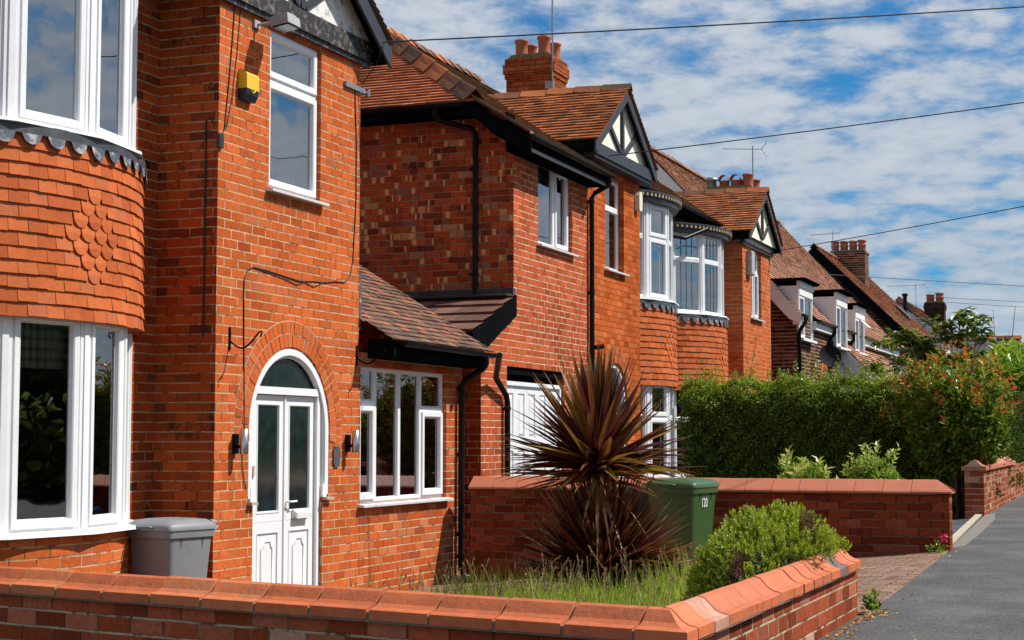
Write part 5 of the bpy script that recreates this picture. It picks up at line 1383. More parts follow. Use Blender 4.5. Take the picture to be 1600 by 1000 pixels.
M['hebe_brown'] = leafmat('hebe_dry', [(0, (.06,.022,.010)), (.6, (.13,.045,.014)), (1, (.20,.09,.025))], .2, .6)
M['tree_leaf'] = leafmat('tree_leaf', [(0, (.05,.10,.012)), (.6, (.13,.21,.022)), (1, (.28,.30,.03))], .45, .35)
M['far_leaf'] = leafmat('far_tree_leaf', [(0, (.035,.07,.010)), (.6, (.12,.20,.02)), (1, (.26,.34,.04))], .4, .5)
M['cord'] = leafmat('cordyline_blade', [(0, (.040,.010,.011)), (.42, (.10,.022,.017)), (.70, (.17,.042,.020)), (.88, (.24,.11,.018)), (1, (.32,.22,.025))], .25, .30, .5, tip=((.26,.16,.03), .65, 1.2))
M['cord_dead'] = leafmat('dry_blade', [(0, (.22,.15,.05)), (1, (.42,.33,.14))], .2, .6)
M['grass'] = leafmat('grass_blade', [(0, (.15,.25,.02)), (.5, (.32,.45,.04)), (.8, (.50,.54,.10)), (1, (.64,.54,.25))], .5, .5)
M['straw'] = leafmat('grass_seed_head', [(0, (.22,.14,.06)), (1, (.42,.30,.15))], .2, .7)
M['pink'] = leafmat('pink_petal', [(0, (.55,.01,.09)), (1, (.75,.03,.16))], .3, .5)
M['fallen'] = leafmat('fallen_leaf', [(0, (.32,.13,.03)), (.6, (.48,.25,.05)), (1, (.5,.36,.12))], .15, .7)

# clipped hedge across the garden
hx0, hx1, hy0, hy1, hz = -7.42, -2.75, 26.85, 27.75, 2.06
hg = empty('hedge', ((hx0+hx1)/2, (hy0+hy1)/2, -.25), 'tall clipped green hedge with straight top and loose shoots, running across the garden', 'hedge')
def hedge_leaves():
    out = []
    def face(n, gen, nrm):
        u = RNG.random((n, 2)); p = gen(u); p += RNG.normal(size=p.shape)*np.array([.02, .02, .02])
        depth = np.abs(RNG.normal(size=(n, 1)))*.05
        w = np.sin(p[:, :1]*7.1+p[:, 2:]*5.7+np.sin(p[:, 2:]*4))*.045 + np.sin(p[:, :1]*17.3-p[:, 2:]*15.1+p[:, 1:2]*9)*.045 + np.sin(p[:, :1]*33+1)*np.sin(p[:, 2:]*29+p[:, 1:2]*31)*.035
        p = p - np.array(nrm)*(depth + w)
        out.append((p, np.array(nrm)[None, :].repeat(n, 0)))
    face(42000, lambda u: np.stack([hx0+(hx1-hx0)*u[:, 0], np.full(len(u), hy0), .0+hz*u[:, 1]], 1), (0, -1, 0))
    face(15000, lambda u: np.stack([hx0+(hx1-hx0)*u[:, 0], hy0+(hy1-hy0)*u[:, 1], np.full(len(u), hz)], 1), (0, 0, 1))
    face(5000, lambda u: np.stack([np.full(len(u), hx0), hy0+(hy1-hy0)*u[:, 0], hz*u[:, 1]], 1), (-1, 0, 0))
    face(5000, lambda u: np.stack([np.full(len(u), hx1), hy0+(hy1-hy0)*u[:, 0], hz*u[:, 1]], 1), (1, 0, 0))
    for p, _ in out:
        k = np.clip((p[:, 2]-(hz-.42))/.42, 0, 1)**2; fr0 = np.clip((hy0+.3-p[:, 1])/.3, 0, 1); p[:, 1] += k*.24*fr0; p[:, 2] -= .10*np.clip((hy0+.35-p[:, 1])/.35, 0, 1)*k
    P = np.concatenate([a for a, b in out]); Nn = np.concatenate([b for a, b in out])
    # loose shoots along the top
    for i in range(170):
        x = RNG.uniform(hx0, hx1); h = RNG.uniform(.05, .38) * (1.3 if RNG.random() < .2 else .75); y = RNG.uniform(hy0, hy1); k = int(h*130); t = RNG.random(k)
        a = RNG.normal(0, .15, 2)
        q = np.stack([x+a[0]*t*h+RNG.normal(0, .018, k), y+a[1]*t*h+RNG.normal(0, .018, k), hz+h*t], 1); P = np.concatenate([P, q]); Nn = np.concatenate([Nn, rdir(k)])
    d = unit(Nn*.6 + rdir(len(P)) + np.array([.1, 0, .35])); n = unit(Nn*.6 + np.array([.2, .1, .55]) + rdir(len(P))*.8)
    r = np.clip(RNG.random(len(P))*.80 + .34*np.clip((P[:, 2]-(hz-.45))/.4, 0, 1)*(.4+.6*RNG.random(len(P))), 0, 1)  # leaf colour lifted near the top to paint in a sunlit band
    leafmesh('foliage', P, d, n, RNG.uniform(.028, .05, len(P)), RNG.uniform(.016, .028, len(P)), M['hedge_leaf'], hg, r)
hedge_leaves()
def f(mb): mb.box((hx0+.14, hy0+.14, -.4), (hx1-.14, hy1-.14, hz-.48)); mb.box((hx0+.2, hy0+.36, hz-.478), (hx1-.2, hy1-.2, hz-.16))
simple('shade_core', plain('hedge_core', (.016,.024,.006), 1.0, .3, 20), hg, f)  # near-black solid boxes behind the leaves, painting in the hedge's inner shade

def bush(name, c, r, N0, LW, mat, label, cat, core=True, nrm_up=.3, seed=0, power=.5, lumps=7, flat=.0, shoots=0, rbias=None, stems=0, group=None, corecol=None):
    rg = np.random.default_rng(seed+100); N = int(N0*1.5)
    c = np.array(c, float); r = np.array(r, float)
    e = empty(name, (c[0], c[1], c[2]-r[2]), label, cat, group)
    u = unit(rg.normal(size=(N, 3)))
    ld = unit(rg.normal(size=(lumps, 3))); lr = rg.uniform(.12, .42, lumps)
    sc = np.ones(N)
    for k in range(lumps): sc += lr[k]*np.clip((u@ld[k]-.72)/.28, 0, 1)**1.5 - .04
    sc = np.clip(sc, .7, 1.4); rad = (1 - np.abs(rg.normal(0, .20, N)))*sc
    gaps = np.sin(u[:, 0]*9+seed)*np.sin(u[:, 1]*8+2)*np.sin(u[:, 2]*9+1)
    rad *= 1-.16*np.clip(gaps, 0, 1)
    P = c + u*rad[:, None]*r
    d = unit(u*.7 + unit(rg.normal(size=(N, 3)))*.8 + np.array([0, 0, nrm_up])); n = unit(u + unit(rg.normal(size=(N, 3)))*.8)
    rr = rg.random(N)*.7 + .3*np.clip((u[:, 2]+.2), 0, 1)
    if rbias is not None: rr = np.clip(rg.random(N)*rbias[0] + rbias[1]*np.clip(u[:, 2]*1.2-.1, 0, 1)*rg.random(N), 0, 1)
    for k in range(shoots):
        v = unit(rg.normal(size=3) + np.array([0, 0, .8])); v[2] = abs(v[2]); q0 = c + v*r*.9; ax = unit(v*.6 + np.array([0, 0, .8]) + rg.normal(size=3)*.25); ln = rg.uniform(.15, .42)*min(1, r[2]); m = 9
        t = np.linspace(.1, 1, m); a = rg.uniform(0, 6.28) + np.arange(m)*2.4; e1 = unit(np.cross(ax, rg.normal(size=3))); e2 = np.cross(ax, e1)
        rd_ = np.cos(a)[:, None]*e1 + np.sin(a)[:, None]*e2
        P = np.concatenate([P, q0 + ax*(ln*t)[:, None]]); d = np.concatenate([d, unit(rd_ + ax*.7)]); n = np.concatenate([n, ax + rd_*.1*0 + rg.normal(size=(m, 3))*.2]); rr = np.concatenate([rr, np.clip(.55+.45*t+rg.normal(0, .15, m), 0, 1)])
    N = len(P)
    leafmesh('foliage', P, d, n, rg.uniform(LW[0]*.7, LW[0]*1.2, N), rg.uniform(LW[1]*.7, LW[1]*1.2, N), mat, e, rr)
    if core:
        mb = MB(); V = []; F = []; a, b = 16, 10
        for i in range(b+1):
            for j in range(a):
                th = math.pi*i/b; ph = 2*math.pi*j/a
                w = np.array([math.sin(th)*math.cos(ph), math.sin(th)*math.sin(ph), math.cos(th)]); s = .60
                V.append(Vector((c + w*s*r).tolist()))
        for i in range(b):
            for j in range(a): F.append([i*a+j, i*a+(j+1)%a, (i+1)*a+(j+1)%a, (i+1)*a+j])
        mb.mesh(V, F); mb.build('shade_core', M['core'], e)
    if stems:
        mb = MB()
        for k in range(stems):
            a = rg.uniform(0, 6.28); b = rg.uniform(.1, .55); base = Vector((c[0]+.12*math.cos(a), c[1]+.12*math.sin(a), c[2]-r[2]-.35))
            top = Vector((c[0]+r[0]*b*math.cos(a), c[1]+r[1]*b*math.sin(a), c[2]+r[2]*.3)); m = (base+top)/2 + Vector((rg.normal()*.05, rg.normal()*.05, 0))
            mb.tube([base, m, top], [.03, .022, .012], 6)
        mb.build('stem', M['bark'], e)
    return e
M['core'] = plain('dark_foliage_core', (.014,.018,.007), 1.0, .3, 20)  # near-black solid inside the foliage, stands in for shade between leaves
# photinia with young red leaves
bush('photinia_shrub', (-2.82, 26.05, 1.28), (.98, .68, 1.06), 5600, (.125, .056), M['photinia'], 'rounded shrub with glossy green leaves and young red tips, above the slate path', 'shrub', seed=3, rbias=(.86, .15), stems=6, lumps=16, shoots=110)
# darker hedge along the street wall
def street_hedge():
    e = empty('hedge', (-3.2, 34, -.1), 'dark untrimmed hedge leaning over the street wall beyond the arched coping end', 'hedge')
    N = 26000; u = RNG.random((N, 2)); P = np.zeros((N, 3)); q = RNG.random(N)
    xo = -2.62-.012*(0); fr_ = q < .6
    P[:, 1] = 27.6 + 13*u[:, 0]**1.4
    P[fr_, 0] = -2.62; P[fr_, 2] = .25 + 1.75*u[fr_, 1]; P[~fr_, 0] = -2.62 - 1.3*u[~fr_, 1]; P[~fr_, 2] = 2.0
    en = q > .88; P[en, 1] = 27.5; P[en, 0] = -2.62-1.2*u[en, 0]; P[en, 2] = .3+1.7*u[en, 1]
    bulge = .12*np.sin(P[:, 1]*2.3)+.09*np.sin(P[:, 1]*5.9+P[:, 2]*4)+.07*np.sin(P[:, 2]*7.3)
    P[:, 0] += bulge + RNG.normal(0, .05, N); P[:, 2] += RNG.normal(0, .05, N) + .10*np.sin(P[:, 1]*1.7)
    n = unit(np.stack([np.ones(N), -.2*np.ones(N), .3*np.ones(N)], 1)+rdir(N)*.8)
    leafmesh('foliage', P, unit(rdir(N)+np.array([.3, 0, .2])), n, RNG.uniform(.05, .085, N), RNG.uniform(.025, .04, N), M['hedge_dark'], e)
    mb = MB(); mb.box((-3.8, 27.7, -.3), (-2.78, 40.5, 1.86)); mb.build('shade_core', M['core'], e)
street_hedge()
# bright laurel beyond
bush('laurel_bush', (-3.05, 41.5, 2.15), (1.15, 2.4, 1.05), 3000, (.27, .10), M['laurel'], 'bright yellow-green laurel bush catching the sun at the right edge', 'bush', seed=8, nrm_up=.9, lumps=14, stems=3, shoots=120)
# variegated shrubs peeping over the boundary wall
bush('garden_shrub', (-3.20, 20.4, .52), (.36, .30, .50), 1300, (.085, .042), M['varieg'], 'rounded cream and green variegated shrub showing above the boundary wall', 'shrub', seed=12, nrm_up=.35, stems=3, shoots=12)
bush('garden_shrub', (-4.10, 20.6, .44), (.44, .28, .46), 800, (.11, .05), M['varieg'], 'wider looser yellowish shrub above the wall, nearer to the green bin', 'shrub', seed=14, nrm_up=.7, stems=3, core=False, shoots=16)
bush('low_plant', (-3.15, 25.9, .22), (.36, .35, .30), 900, (.12, .022), M['laurel'], 'low strappy green plant at the foot of the photinia by the path', 'plant', seed=17, nrm_up=1.0, core=False)

# hebe: upright shoots packed with tiny leaves
def hebe():
    c = np.array([-2.14, 9.93, -.02]); r = np.array([.56, .97, .72])
    e = empty('hebe_bush', (c[0], c[1], -.1), 'domed evergreen bush with dense upright shoots spilling over the terracotta coping', 'bush')
    S = 4600; P = []; D = []; Nn = []; Rr = []; Pb = []; Db = []; Nb = []
    rg = np.random.default_rng(5)
    for k in range(S):
        u = unit(rg.normal(size=3)); u[2] = abs(u[2])
        lump = 1 + .05*math.sin(u[0]*7+1)*math.sin(u[1]*6) + .035*math.sin(u[1]*13+u[0]*9) + .02*math.sin(u[2]*17+u[0]*15)
        tip = c + u*r*lump*rg.uniform(.93, 1.03)
        if tip[0] > -1.98 and tip[2] < .47: continue
        if tip[0] > -1.70 or tip[1] > 10.74: continue
        ax = unit(u*np.array([1, 1, .8]) + np.array([0, 0, .42]) + rg.normal(size=3)*.22); ln = rg.uniform(.05, .085)
        brown = (math.sin(u[0]*6+2.2)*math.sin(u[1]*5-.6) > .80) or rg.random() < .04
        m = 12; t = np.linspace(0, 1, m); ph = t*m*2.4
        a = unit(np.cross(ax, rg.normal(size=3))); b = np.cross(ax, a)
        rd = np.cos(ph)[:, None]*a + np.sin(ph)[:, None]*b
        p = tip - ax*ln*(1-t)[:, None]; dd = unit(rd*(1.05-.6*t)[:, None] + ax*.75)
        q = np.clip(.25+.6*t+rg.normal(0, .12, m) + .15*rg.random(), 0, 1)
        if brown: Pb.append(p); Db.append(dd); Nb.append(np.broadcast_to(ax, (m, 3)) + rd*.2)
        else: P.append(p); D.append(dd); Nn.append(np.broadcast_to(ax, (m, 3)) + rd*.2); Rr.append(q)
    P, D, Nn, Rr = map(np.concatenate, (P, D, Nn, Rr))
    leafmesh('foliage', P, D, Nn, RNG.uniform(.017, .026, len(P)), RNG.uniform(.008, .013, len(P)), M['hebe'], e, Rr)
    Pb, Db, Nb = map(np.concatenate, (Pb, Db, Nb)); leafmesh('dry_shoots', Pb, Db, Nb, .022, .008, M['hebe_brown'], e)
    # brown twiggy inside
    N = 5000; u = unit(RNG.normal(size=(N, 3))); u[:, 2] = np.abs(u[:, 2]); p = c + u*r*RNG.uniform(.55, .86, (N, 1)); ok = (p[:, 0] < -2.02) | (p[:, 2] > .47); p = p[ok]; u = u[ok]; N = len(p)
    leafmesh('twigs', p, unit(u+rdir(N)*.6), rdir(N), .06, .006, M['hebe_brown'], e)
    mb = MB(); V = []; F = []; a, b = 18, 8
    for i in range(b+1):
        for j in range(a):
            th = math.pi*.5*i/b; ph = 2*math.pi*j/a; V.append(Vector((c+np.array([math.sin(th)*math.cos(ph)*(.3 if math.cos(ph) > .2 else 1), math.sin(th)*math.sin(ph), math.cos(th)])*r*.74).tolist()))
    for i in range(b):
        for j in range(a): F.append([i*a+j, i*a+(j+1)%a, (i+1)*a+(j+1)%a, (i+1)*a+j])
    mb.mesh(V, F); mb.build('shade_core', M['core'], e)
hebe()

# cordyline: two heads of long dark blades
def blades(name, mats, par, c, N, L, W, el, sag, seed, up_rand=(0, 1), az=None):
    rg = random.Random(seed); mb = MB(); c = Vector(c)
    for k in range(N):
        a = rg.uniform(0, 2*math.pi) if az is None else rg.uniform(*az); e = rg.uniform(*el); l = rg.uniform(*L)*(1 + .14*min(1, max(0, e-.7)/.4)); w = rg.uniform(*W)
        d = Vector((math.cos(a)*math.cos(e), math.sin(a)*math.cos(e), math.sin(e))); s = d.cross(UP)
        s = s.normalized() if s.length > .05 else Vector((1, 0, 0)); n = s.cross(d).normalized()
        tw = rg.uniform(-.5, .5); s2 = s*math.cos(tw)+n*math.sin(tw); n2 = s2.cross(d).normalized()
        q = 7; rows = []; sg = rg.uniform(*sag); rv = rg.uniform(*up_rand); b0 = c + d*.03 + Vector((0, 0, rg.uniform(-.09, .09)))
        for i in range(q+1):
            t = i/q; ww = w*(.62+.38*min(1, t*3.5))*(1-max(0, (t-.35)/.65)**1.6)
            p = b0 + d*l*t - Vector((0, 0, sg*l*t*t*max(.12, math.cos(e)))) ; rows.append((p - s2*ww*.5 + n2*ww*.18, p, p + s2*ww*.5 + n2*ww*.18, t))
        for i in range(q):
            A, B = rows[i], rows[i+1]
            mb.face([A[0], A[1], B[1], B[0]], [(rv, A[3]), (rv, A[3]), (rv, B[3]), (rv, B[3])]); mb.face([A[1], A[2], B[2], B[1]], [(rv, A[3]), (rv, A[3]), (rv, B[3]), (rv, B[3])])
    return mb.build(name, mats, par)
cc = Vector((-4.41, 13.32, -.09))
co = empty('cordyline', (cc.x, cc.y, -.25), 'dark bronze spiky plant with two bursts of sword leaves before the boundary wall', 'plant')
blades('blades', M['cord'], co, (cc.x, cc.y, .88), 215, (.70, .98), (.054, .082), (-.04, 1.5), (.02, .12), 2)
blades('blades', M['cord'], co, (cc.x, cc.y, .85), 80, (.68, .94), (.044, .066), (-.04, .28), (.05, .3), 3, (.55, 1))
blades('dry_blades', M['cord_dead'], co, (cc.x, cc.y, .76), 50, (.45, .80), (.026, .044), (-1.4, -.45), (.1, .4), 4)
blades('lower_blades', M['cord'], co, (cc.x+.03, cc.y+.05, -.08), 420, (.66, 1.02), (.046, .068), (.12, 1.35), (.02, .12), 5, (0, .75))
blades('lower_blades', M['cord'], co, (cc.x+.24, cc.y+.0, .02), 170, (.44, .70), (.034, .050), (-.3, .5), (.05, .2), 6, (.5, 1), az=(-1.2, 1.2))  # lighter golden blades on the right paint in the clump's sunlit side
mb = MB(); mb.tube([(cc.x, cc.y, -.3), (cc.x+.02, cc.y, .3), (cc.x, cc.y, .92)], [.06, .05, .045], 10); mb.build('trunk', M['bark'], co)

# unmown grass behind the front wall
def grass():
    N = 17000; P = np.zeros((N, 3)); P[:, 0] = RNG.uniform(-5.7, -2.35, N); P[:, 1] = RNG.uniform(8.2, 13.6, N)
    keep = (P[:, 1] > 8.6) & ((P[:, 0] < -3.1) | (P[:, 1] < 12.2)) & (((P[:, 0]+2.6)/.75)**2 + ((P[:, 1]-9.35)/.9)**2 > 1)
    P = P[keep]; N = len(P); P[:, 2] = [gz(x) for x in P[:, 0]]
    P[:, :2] += (np.sin(P[:, 1:2]*7)*.1)
    cl = .55+.45*np.sin(P[:, 0]*4.1)*np.sin(P[:, 1]*3.3+1)
    d = unit(np.stack([RNG.normal(0, .33, N), RNG.normal(0, .33, N), np.ones(N)], 1))
    g = leafmesh('grass', P, d, rdir(N), RNG.uniform(.14, .50, N)*np.clip(cl, .4, 1), RNG.uniform(.005, .010, N), M['grass'], None, np.clip(RNG.random(N)*.8+.2*(cl < .5), 0, 1), .1)
    tag(g, kind='stuff', label='unmown sunlit grass growing behind the front garden wall', cat='grass')
    n = 330; i = RNG.integers(0, N, n); base = P[i]; H = RNG.uniform(.22, .46, n)
    mb = MB(); hp, hd = [], []
    for b, h in zip(base, H):
        dx, dy = RNG.normal(0, .10, 2); t = Vector((b[0]+dx*h*2, b[1]+dy*h*2, b[2]+h)); m = Vector((b[0]+dx*h*.6, b[1]+dy*h*.6, b[2]+h*.6))
        mb.tube([Vector(b.tolist()), m, t], [.0022, .002, .0016], 4, cap=False, uv=(.7, .5)); dd = np.array((t-m).normalized())
        for q in range(16): hp.append(np.array(t)-dd*q*.0045); hd.append(dd+RNG.normal(0, .45, 3))
    o = mb.build('grass_stalks', M['straw']); tag(o, kind='stuff', label='dry grass stalks standing above the grass', cat='grass')
    hp = np.array(hp); s = leafmesh('grass_seed_heads', hp, np.array(hd), rdir(len(hp)), .018, .008, M['straw']); tag(s, kind='stuff', label='brown seed heads on the tall grass', cat='grass')
grass()
def leaf_litter():
    pts = []
    def along(x0, y0, x1, y1, n, sp):
        t = RNG.random(n); pts.append(np.stack([x0+(x1-x0)*t+np.abs(RNG.normal(0, sp, n)), y0+(y1-y0)*t+RNG.normal(0, sp, n)], 1))
    along(-1.73, 7.2, -1.73, 10.7, 150, .07); along(-1.72, 10.3, -1.70, 10.9, 70, .05); along(-2.34, 25.6, -2.5, 33, 420, .07); along(-1.7, 11, -1.9, 17, 14, .1); along(-6.6, 14, -3.2, 16.6, 60, .3)
    q = np.concatenate(pts); q = np.concatenate([q, np.stack([RNG.uniform(-1.6, .6, 34), RNG.uniform(7, 24, 34)], 1)])
    N = len(q); P = np.zeros((N, 3)); P[:, :2] = q; P[:, 2] = np.array([gz(x) for x in q[:, 0]])+.009
    d = RNG.normal(size=(N, 3)); d[:, 2] = np.abs(d[:, 2])*.25; n = RNG.normal(size=(N, 3))*.25+np.array([0, 0, 1.0])
    o = leafmesh('fallen_leaves', P, d, n, RNG.uniform(.015, .045, N), RNG.uniform(.01, .028, N), M['fallen']); tag(o, kind='stuff', label='dry yellow leaves gathered along the wall foot and pavement', cat='leaf litter')
leaf_litter()
# wall-foot weed and pink flower
e = empty('weed', (-1.72, 10.80, 0), 'small green weed at the foot of the front wall end', 'weed')
N = 150; u = rdir(N); u[:, 2] = np.abs(u[:, 2]); P = np.array([-1.72, 10.82, .02]) + u*np.array([.05, .07, .13])*RNG.random((N, 1)); leafmesh('foliage', P, u+np.array([0, 0, .3]), rdir(N), .032, .02, M['hedge_leaf'], e)
e = empty('flower', (-1.98, 16.86, 0), 'small plant with one bright pink flower at the end of the boundary wall', 'flower')
N = 120; u = rdir(N); u[:, 2] = np.abs(u[:, 2]); P = np.array([-2.03, 16.88, .0]) + u*np.array([.11, .05, .11])*RNG.random((N, 1)); leafmesh('foliage', P, u, rdir(N), .035, .018, M['hedge_leaf'], e)
N = 34; u = rdir(N); P = np.array([-1.95, 16.84, .15]) + u*.025; leafmesh('petals', P, u, rdir(N), .034, .026, M['pink'], e)

# thin tree with drooping leaf clusters, and a bare sapling
def thin_tree():
    e = empty('young_tree', (-4.0, 34.2, -.2), 'slender tree with drooping clusters of green leaves against the sky above the hedge', 'tree')
    mb = MB(); P = []; D = []
    base = Vector((-4.0, 34.2, -.2))
    tips = [(-4.95, 33.9, 3.15), (-4.6, 34.1, 3.3), (-4.35, 34.3, 3.0), (-3.95, 34.0, 3.45), (-3.75, 34.2, 3.25), (-3.55, 34.3, 3.68), (-3.2, 34.1, 3.52), (-3.1, 34.0, 3.3), (-3.35, 34.4, 2.9), (-4.75, 34.4, 2.75), (-3.75, 33.9, 2.8), (-5.3, 34.2, 2.65), (-4.15, 34.4, 3.1)]
    for t in tips:
        t = Vector(t); m = base.lerp(t, .55) + Vector((RNG.normal()*.1, RNG.normal()*.1, .15)); mb.tube([base+Vector((0,0,.4)), base.lerp(m, .6)+Vector((.05,0,.1)), m, t], [.035, .026, .018, .008], 6)
        for c in range(9):
            q = np.array(t) + RNG.normal(0, .13, 3)*np.array([1, 1, .6]) - np.array([0, 0, .04])
            for k in range(9):
                a = RNG.uniform(0, 6.28); P.append(q); D.append([math.cos(a), math.sin(a), RNG.uniform(-.9, .25)])
    mb.tube([base, base+Vector((0, 0, .6))], .04, 8); mb.build('trunk', M['bark_pale'], e)
    P = np.array(P)+RNG.normal(0, .03, (len(P), 3)); leafmesh('crown', P, np.array(D), np.array([0, 0, 1.0])+rdir(len(P))*.5, RNG.uniform(.17, .29, len(P)), RNG.uniform(.065, .10, len(P)), M['tree_leaf'], e)
thin_tree()
e = empty('bare_sapling', (-3.6, 44, 0), 'bare leafless twigs standing up against the sky beside the laurel', 'tree')
mb = MB(); b = Vector((-3.75, 44, .5))
for t, r in (((-3.45, 44, 3.75), .016), ((-3.2, 44, 4.55), .014), ((-2.75, 44, 4.2), .010), ((-3.75, 44, 4.5), .008), ((-3.35, 44, 3.95), .006)):
    t = Vector(t); mb.tube([b, b.lerp(t, .6)+Vector((.05, 0, .1)), t], [.03, .016, r*.5], 5)
mb.build('trunk', M['bark'], e)

# trees over the road (seen in the window glass)
def far_trees():
    for k, (x, y, h, w) in enumerate([(17, 16, 5.4, 3.2), (16.5, 24, 5.8, 3.6), (17.5, 33, 5.4, 3.6), (17, 43, 5.8, 4), (18, 54, 6, 4.5)]):
        e = bush('roadside_tree', (x, y, h*.56), (w, w, h*.46), 5000, (.26, .16), M['far_leaf'], 'full green tree across the road, mirrored in the window glass', 'tree', seed=30+k, lumps=12, stems=3, group='trees across the road')
far_trees()
def road_hedge():
    e = empty('hedge', (10.2, 28, 0), 'low hedge along the far side of the road, mirrored in the ground floor windows', 'hedge')
    N = 9000; P = np.stack([9.3+np.abs(RNG.normal(0, .25, N)), RNG.uniform(6, 75, N), RNG.uniform(0, 1, N)**.8*1.9], 1)
    leafmesh('foliage', P, rdir(N)+np.array([-.4, 0, .3]), np.array([-1, 0, .3])+rdir(N)*.7, .26, .15, M['far_leaf'], e)
    mb = MB(); mb.box((9.6, 6, 0), (10.4, 75, 1.7)); mb.build('shade_core', M['core'], e)
road_hedge()

# =================================================================== wheelie bins
def wheelie(name, c, yaw, W, D, H, mat, label, text=None):
    e = empty(name, c, label, 'bin', None)
    ca, sa = math.cos(R(yaw)), math.sin(R(yaw)); c = Vector(c)
    T = lambda x, y, z: c + Vector((x*ca - y*sa, x*sa + y*ca, z))
    def rr(w, d, z, r=.05, oy=0):
        out = []
        for sx, sy, a0 in ((1, 1, 0), (-1, 1, 90), (-1, -1, 180), (1, -1, 270)):
            for k in range(4):
                a = R(a0+30*k); out.append(T(sx*(w/2-r)+r*math.cos(a), sy*(d/2-r)+r*math.sin(a)+oy, z))
        return out
    def loft(mb, secs, cap=True):
        V = [p for s in secs for p in s]; n = len(secs[0])
        F = [[i*n+k, i*n+(k+1)%n, (i+1)*n+(k+1)%n, (i+1)*n+k] for i in range(len(secs)-1) for k in range(n)]
        mb.mesh(V, F)
        if cap: mb.face(secs[0][::-1]); mb.face(secs[-1])
    b = MB(); loft(b, [rr(W*.80, D*.72, .04, .05, -.02), rr(W*.90, D*.88, H*.75, .05), rr(W*.93, D*.92, H-.10, .05)])
    loft(b, [rr(W*.99, D*.98, H-.10, .045), rr(W*1.0, D*.99, H-.045, .045)])
    for sx in (-1, 1):
        for y in (-.22, .22): 
            q = [T(sx*W*.465, D*y, H-.10), T(sx*W*.49, D*y, H-.10), T(sx*W*.462, D*y, H-.2)]; b.face(q); b.face(q[::-1])
    b.mesh([T(-W*.30, D*.40, .02), T(W*.30, D*.40, .02), T(W*.3, D*.46, H-.12), T(-W*.3, D*.46, H-.12)], [[0, 1, 2, 3]])
    bo = b.build('body', mat, e)
    l = MB(); loft(l, [rr(W*1.03, D*1.02, H-.043, .05), rr(W*1.03, D*1.02, H-.005, .05), rr(W*.98, D*.97, H+.006, .06), rr(W*.86, D*.84, H+.034, .07), rr(W*.62, D*.60, H+.044, .08), rr(W*.55, D*.52, H+.038, .08)])
    gx = W*.14; l.tube([T(-gx, -D*.505, H-.02), T(-gx, -D*.56, H-.012), T(gx, -D*.56, H-.012), T(gx, -D*.505, H-.02)], .010, 6)
    for sx in (-1, 1): l.tube([T(sx*W*.36, D*.47, H+.005), T(sx*W*.36, D*.57, H+.0)], .026, 8)
    l.build('lid', mat, e)
    h = MB(); h.tube([T(-W*.42, D*.44, H-.08), T(-W*.42, D*.575, H-.03), T(W*.42, D*.575, H-.03), T(W*.42, D*.44, H-.08)], .014, 8); h.build('handle', mat, e)
    for sx in (-1, 1):
        w = MB(); pts = [T(sx*(W*.40-.025), D*.36, .10), T(sx*(W*.40+.025), D*.36, .10)]; w.tube(pts, .10, 18); w.build('wheel', M['rubber'], e)
    if text:
        cu = bpy.data.curves.new('house_number', 'FONT'); cu.body = text; cu.size = .13; cu.extrude = .0006
        fo = bpy.data.objects.new('tmp', cu); COL.objects.link(fo); bpy.context.view_layer.update()
        me = bpy.data.meshes.new_from_object(fo); bpy.data.objects.remove(fo)
        m2 = MB(); vs = [v.co for v in me.vertices]
        V = [T(W*.462 + .0035 + (.5-0)*0 + v.z, -.09+v.x*.82 + -.02, H*.735+v.y) for v in vs]
        tl = (W*.93-W*.90)/2/(H*.25-.1)
        m2.mesh(V, [list(p.vertices) for p in me.polygons], None, 0, False); m2.build('house_number', M['white_paint'], bo)
    return e
wheelie('wheelie_bin', (-7.33, 11.30, -.48), -12, .50, .54, .93, M['bin_grey'], 'grey wheelie bin standing in the corner between the bay and the front door')
wheelie('wheelie_bin', (-4.46, 16.20, gz(-4.4)), -8, .55, .68, .90, M['bin_green'], 'green wheelie bin with a white number 120, in front of the boundary wall', '120')
wheelie('recycling_bin', (-5.50, 16.5, gz(-5.6)), 24, .44, .50, .66, M['bin_blue'], 'bright blue bin half hidden behind the spiky cordyline')
wheelie('wheelie_bin', (-5.02, 16.55, gz(-5.0)), -5, .50, .56, .86, M['bin_black'], 'black bin tucked between the cordyline and the green bin')

# =================================================================== overhead wires
def wire(a, b, sag, r, label):
    a, b = Vector(a), Vector(b); mb = MB(); n = 28
    mb.tube([a.lerp(b, i/n) - UP*sag*4*(i/n)*(1-i/n) for i in range(n+1)], r, 5)
    o = mb.build('overhead_wire', M['cable']); tag(o, label, 'wire', 'overhead wires')
wire((-7.2, 14.8, 5.15), (9.3, 25, 7.4), .12, .0085, 'highest overhead wire, running from the nearest gable across the top of the sky')
wire((-7.2, 22.3, 5.2), (9.3, 25, 7.06), .12, .0085, 'overhead wire starting at the grey-trimmed gable of the middle house')
wire((-7.25, 34.1, 5.1), (9.3, 25, 6.44), .14, .009, 'overhead wire rising to the right from the third gable, above the four-pot chimney')
wire((-9.5, 50, 6.2), (8, 70, 6.31), .05, .010, 'near-level thin wire passing in front of the four-pot chimney house')
wire((-9.0, 75, 7.5), (8, 90, 7.36), .08, .011, 'upper of the two faint wires right of the two-pot chimney')
wire((-9.0, 75, 7.3), (8, 90, 7.0), .08, .011, 'lower of the two faint wires right of the two-pot chimney')

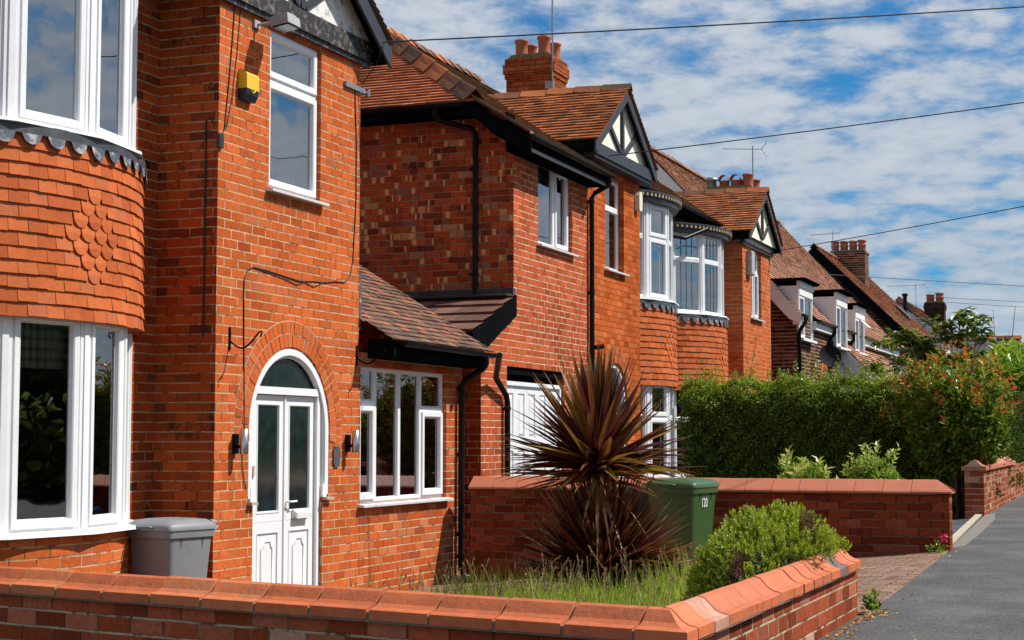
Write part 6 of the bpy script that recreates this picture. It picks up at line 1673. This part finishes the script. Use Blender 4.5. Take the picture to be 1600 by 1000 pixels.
# =================================================================== sky, sun, camera
EL, AZ = 51.0, 28.0                       # azimuth measured from +X towards +Y
sd = Vector((math.cos(R(EL))*math.cos(R(AZ)), math.cos(R(EL))*math.sin(R(AZ)), math.sin(R(EL))))
sun = bpy.data.lights.new('sun', 'SUN'); sun.energy = 5.0; sun.angle = R(.5); sun.color = (1.0, .955, .88)
so = bpy.data.objects.new('sun', sun); COL.objects.link(so); so.rotation_euler = sd.to_track_quat('Z', 'Y').to_euler()
W = bpy.data.worlds.new('World'); SC.world = W; W.use_nodes = True
nt = NT(W); bg = nt.n['Background']
sky = nt.new('ShaderNodeTexSky', sky_type='NISHITA'); sky.sun_disc = False; sky.sun_elevation = R(EL); sky.sun_rotation = R(90-AZ); sky.altitude = 50; sky.air_density = 1.0; sky.dust_density = .6; sky.ozone_density = 2.0
SEED = 11.3
tc = nt.new('ShaderNodeTexCoord'); sp = nt.new('ShaderNodeSeparateXYZ'); nt.l.new(tc.outputs['Generated'], sp.inputs[0])
zz = nt.M('MAXIMUM', sp.outputs[2], 0.0); den = nt.M('ADD', zz, .20)
px = nt.M('DIVIDE', sp.outputs[0], den); py = nt.M('DIVIDE', sp.outputs[1], den)
cb = nt.new('ShaderNodeCombineXYZ'); nt.l.new(px, cb.inputs[0]); nt.l.new(py, cb.inputs[1]); cb.inputs[2].default_value = SEED
n1 = nt.noise(cb.outputs[0], 1.6, 6, .6, dist=0).outputs['Fac']
n2 = nt.noise(cb.outputs[0], 9.5, 7, .58, dist=.1).outputs['Fac']
n3 = nt.noise(cb.outputs[0], .45, 3, .5).outputs['Fac']
cl = nt.M('ADD', nt.M('MULTIPLY', n1, .40), nt.M('ADD', nt.M('MULTIPLY', n2, .72), nt.M('MULTIPLY', n3, .20)))
hz_ = nt.smooth(sp.outputs[2], .30, .0)
cov = nt.smooth(nt.M('ADD', cl, nt.M('MULTIPLY', hz_, .12)), .515, .735)
shade = nt.smooth(nt.M('ADD', nt.M('MULTIPLY', n2, .8), nt.M('MULTIPLY', n1, .3)), .42, .72)
ccol = nt.mix(shade, (5.6, 6.9, 8.5), (9.2, 9.7, 10.4))
ccol = nt.mix(nt.M('MULTIPLY', hz_, .55), ccol, (7.0, 8.0, 9.2))
blue = nt.mix(1.0, sky.outputs[0], (.26, .95, 1.45), 'MULTIPLY')
colr = nt.mix(nt.M('MULTIPLY', cov, .93), blue, ccol)
nt.l.new(colr, bg.inputs[0]); bg.inputs[1].default_value = .056

cam = bpy.data.cameras.new('camera'); co_ = bpy.data.objects.new('camera', cam); COL.objects.link(co_)
cam.sensor_width = 36; cam.lens = 36*2560/1600; cam.clip_end = 2000; cam.clip_start = .05
co_.location = (0, 0, 1.12); co_.rotation_euler = (R(90+4.178), 0, R(21.285)); SC.camera = co_
SC.view_settings.view_transform = 'Standard'; SC.view_settings.look = 'None'; SC.view_settings.exposure = .32; SC.view_settings.gamma = 1
SC.render.engine = 'CYCLES'
SC.cycles.max_bounces = 6; SC.cycles.transparent_max_bounces = 8; SC.cycles.sample_clamp_indirect = 6
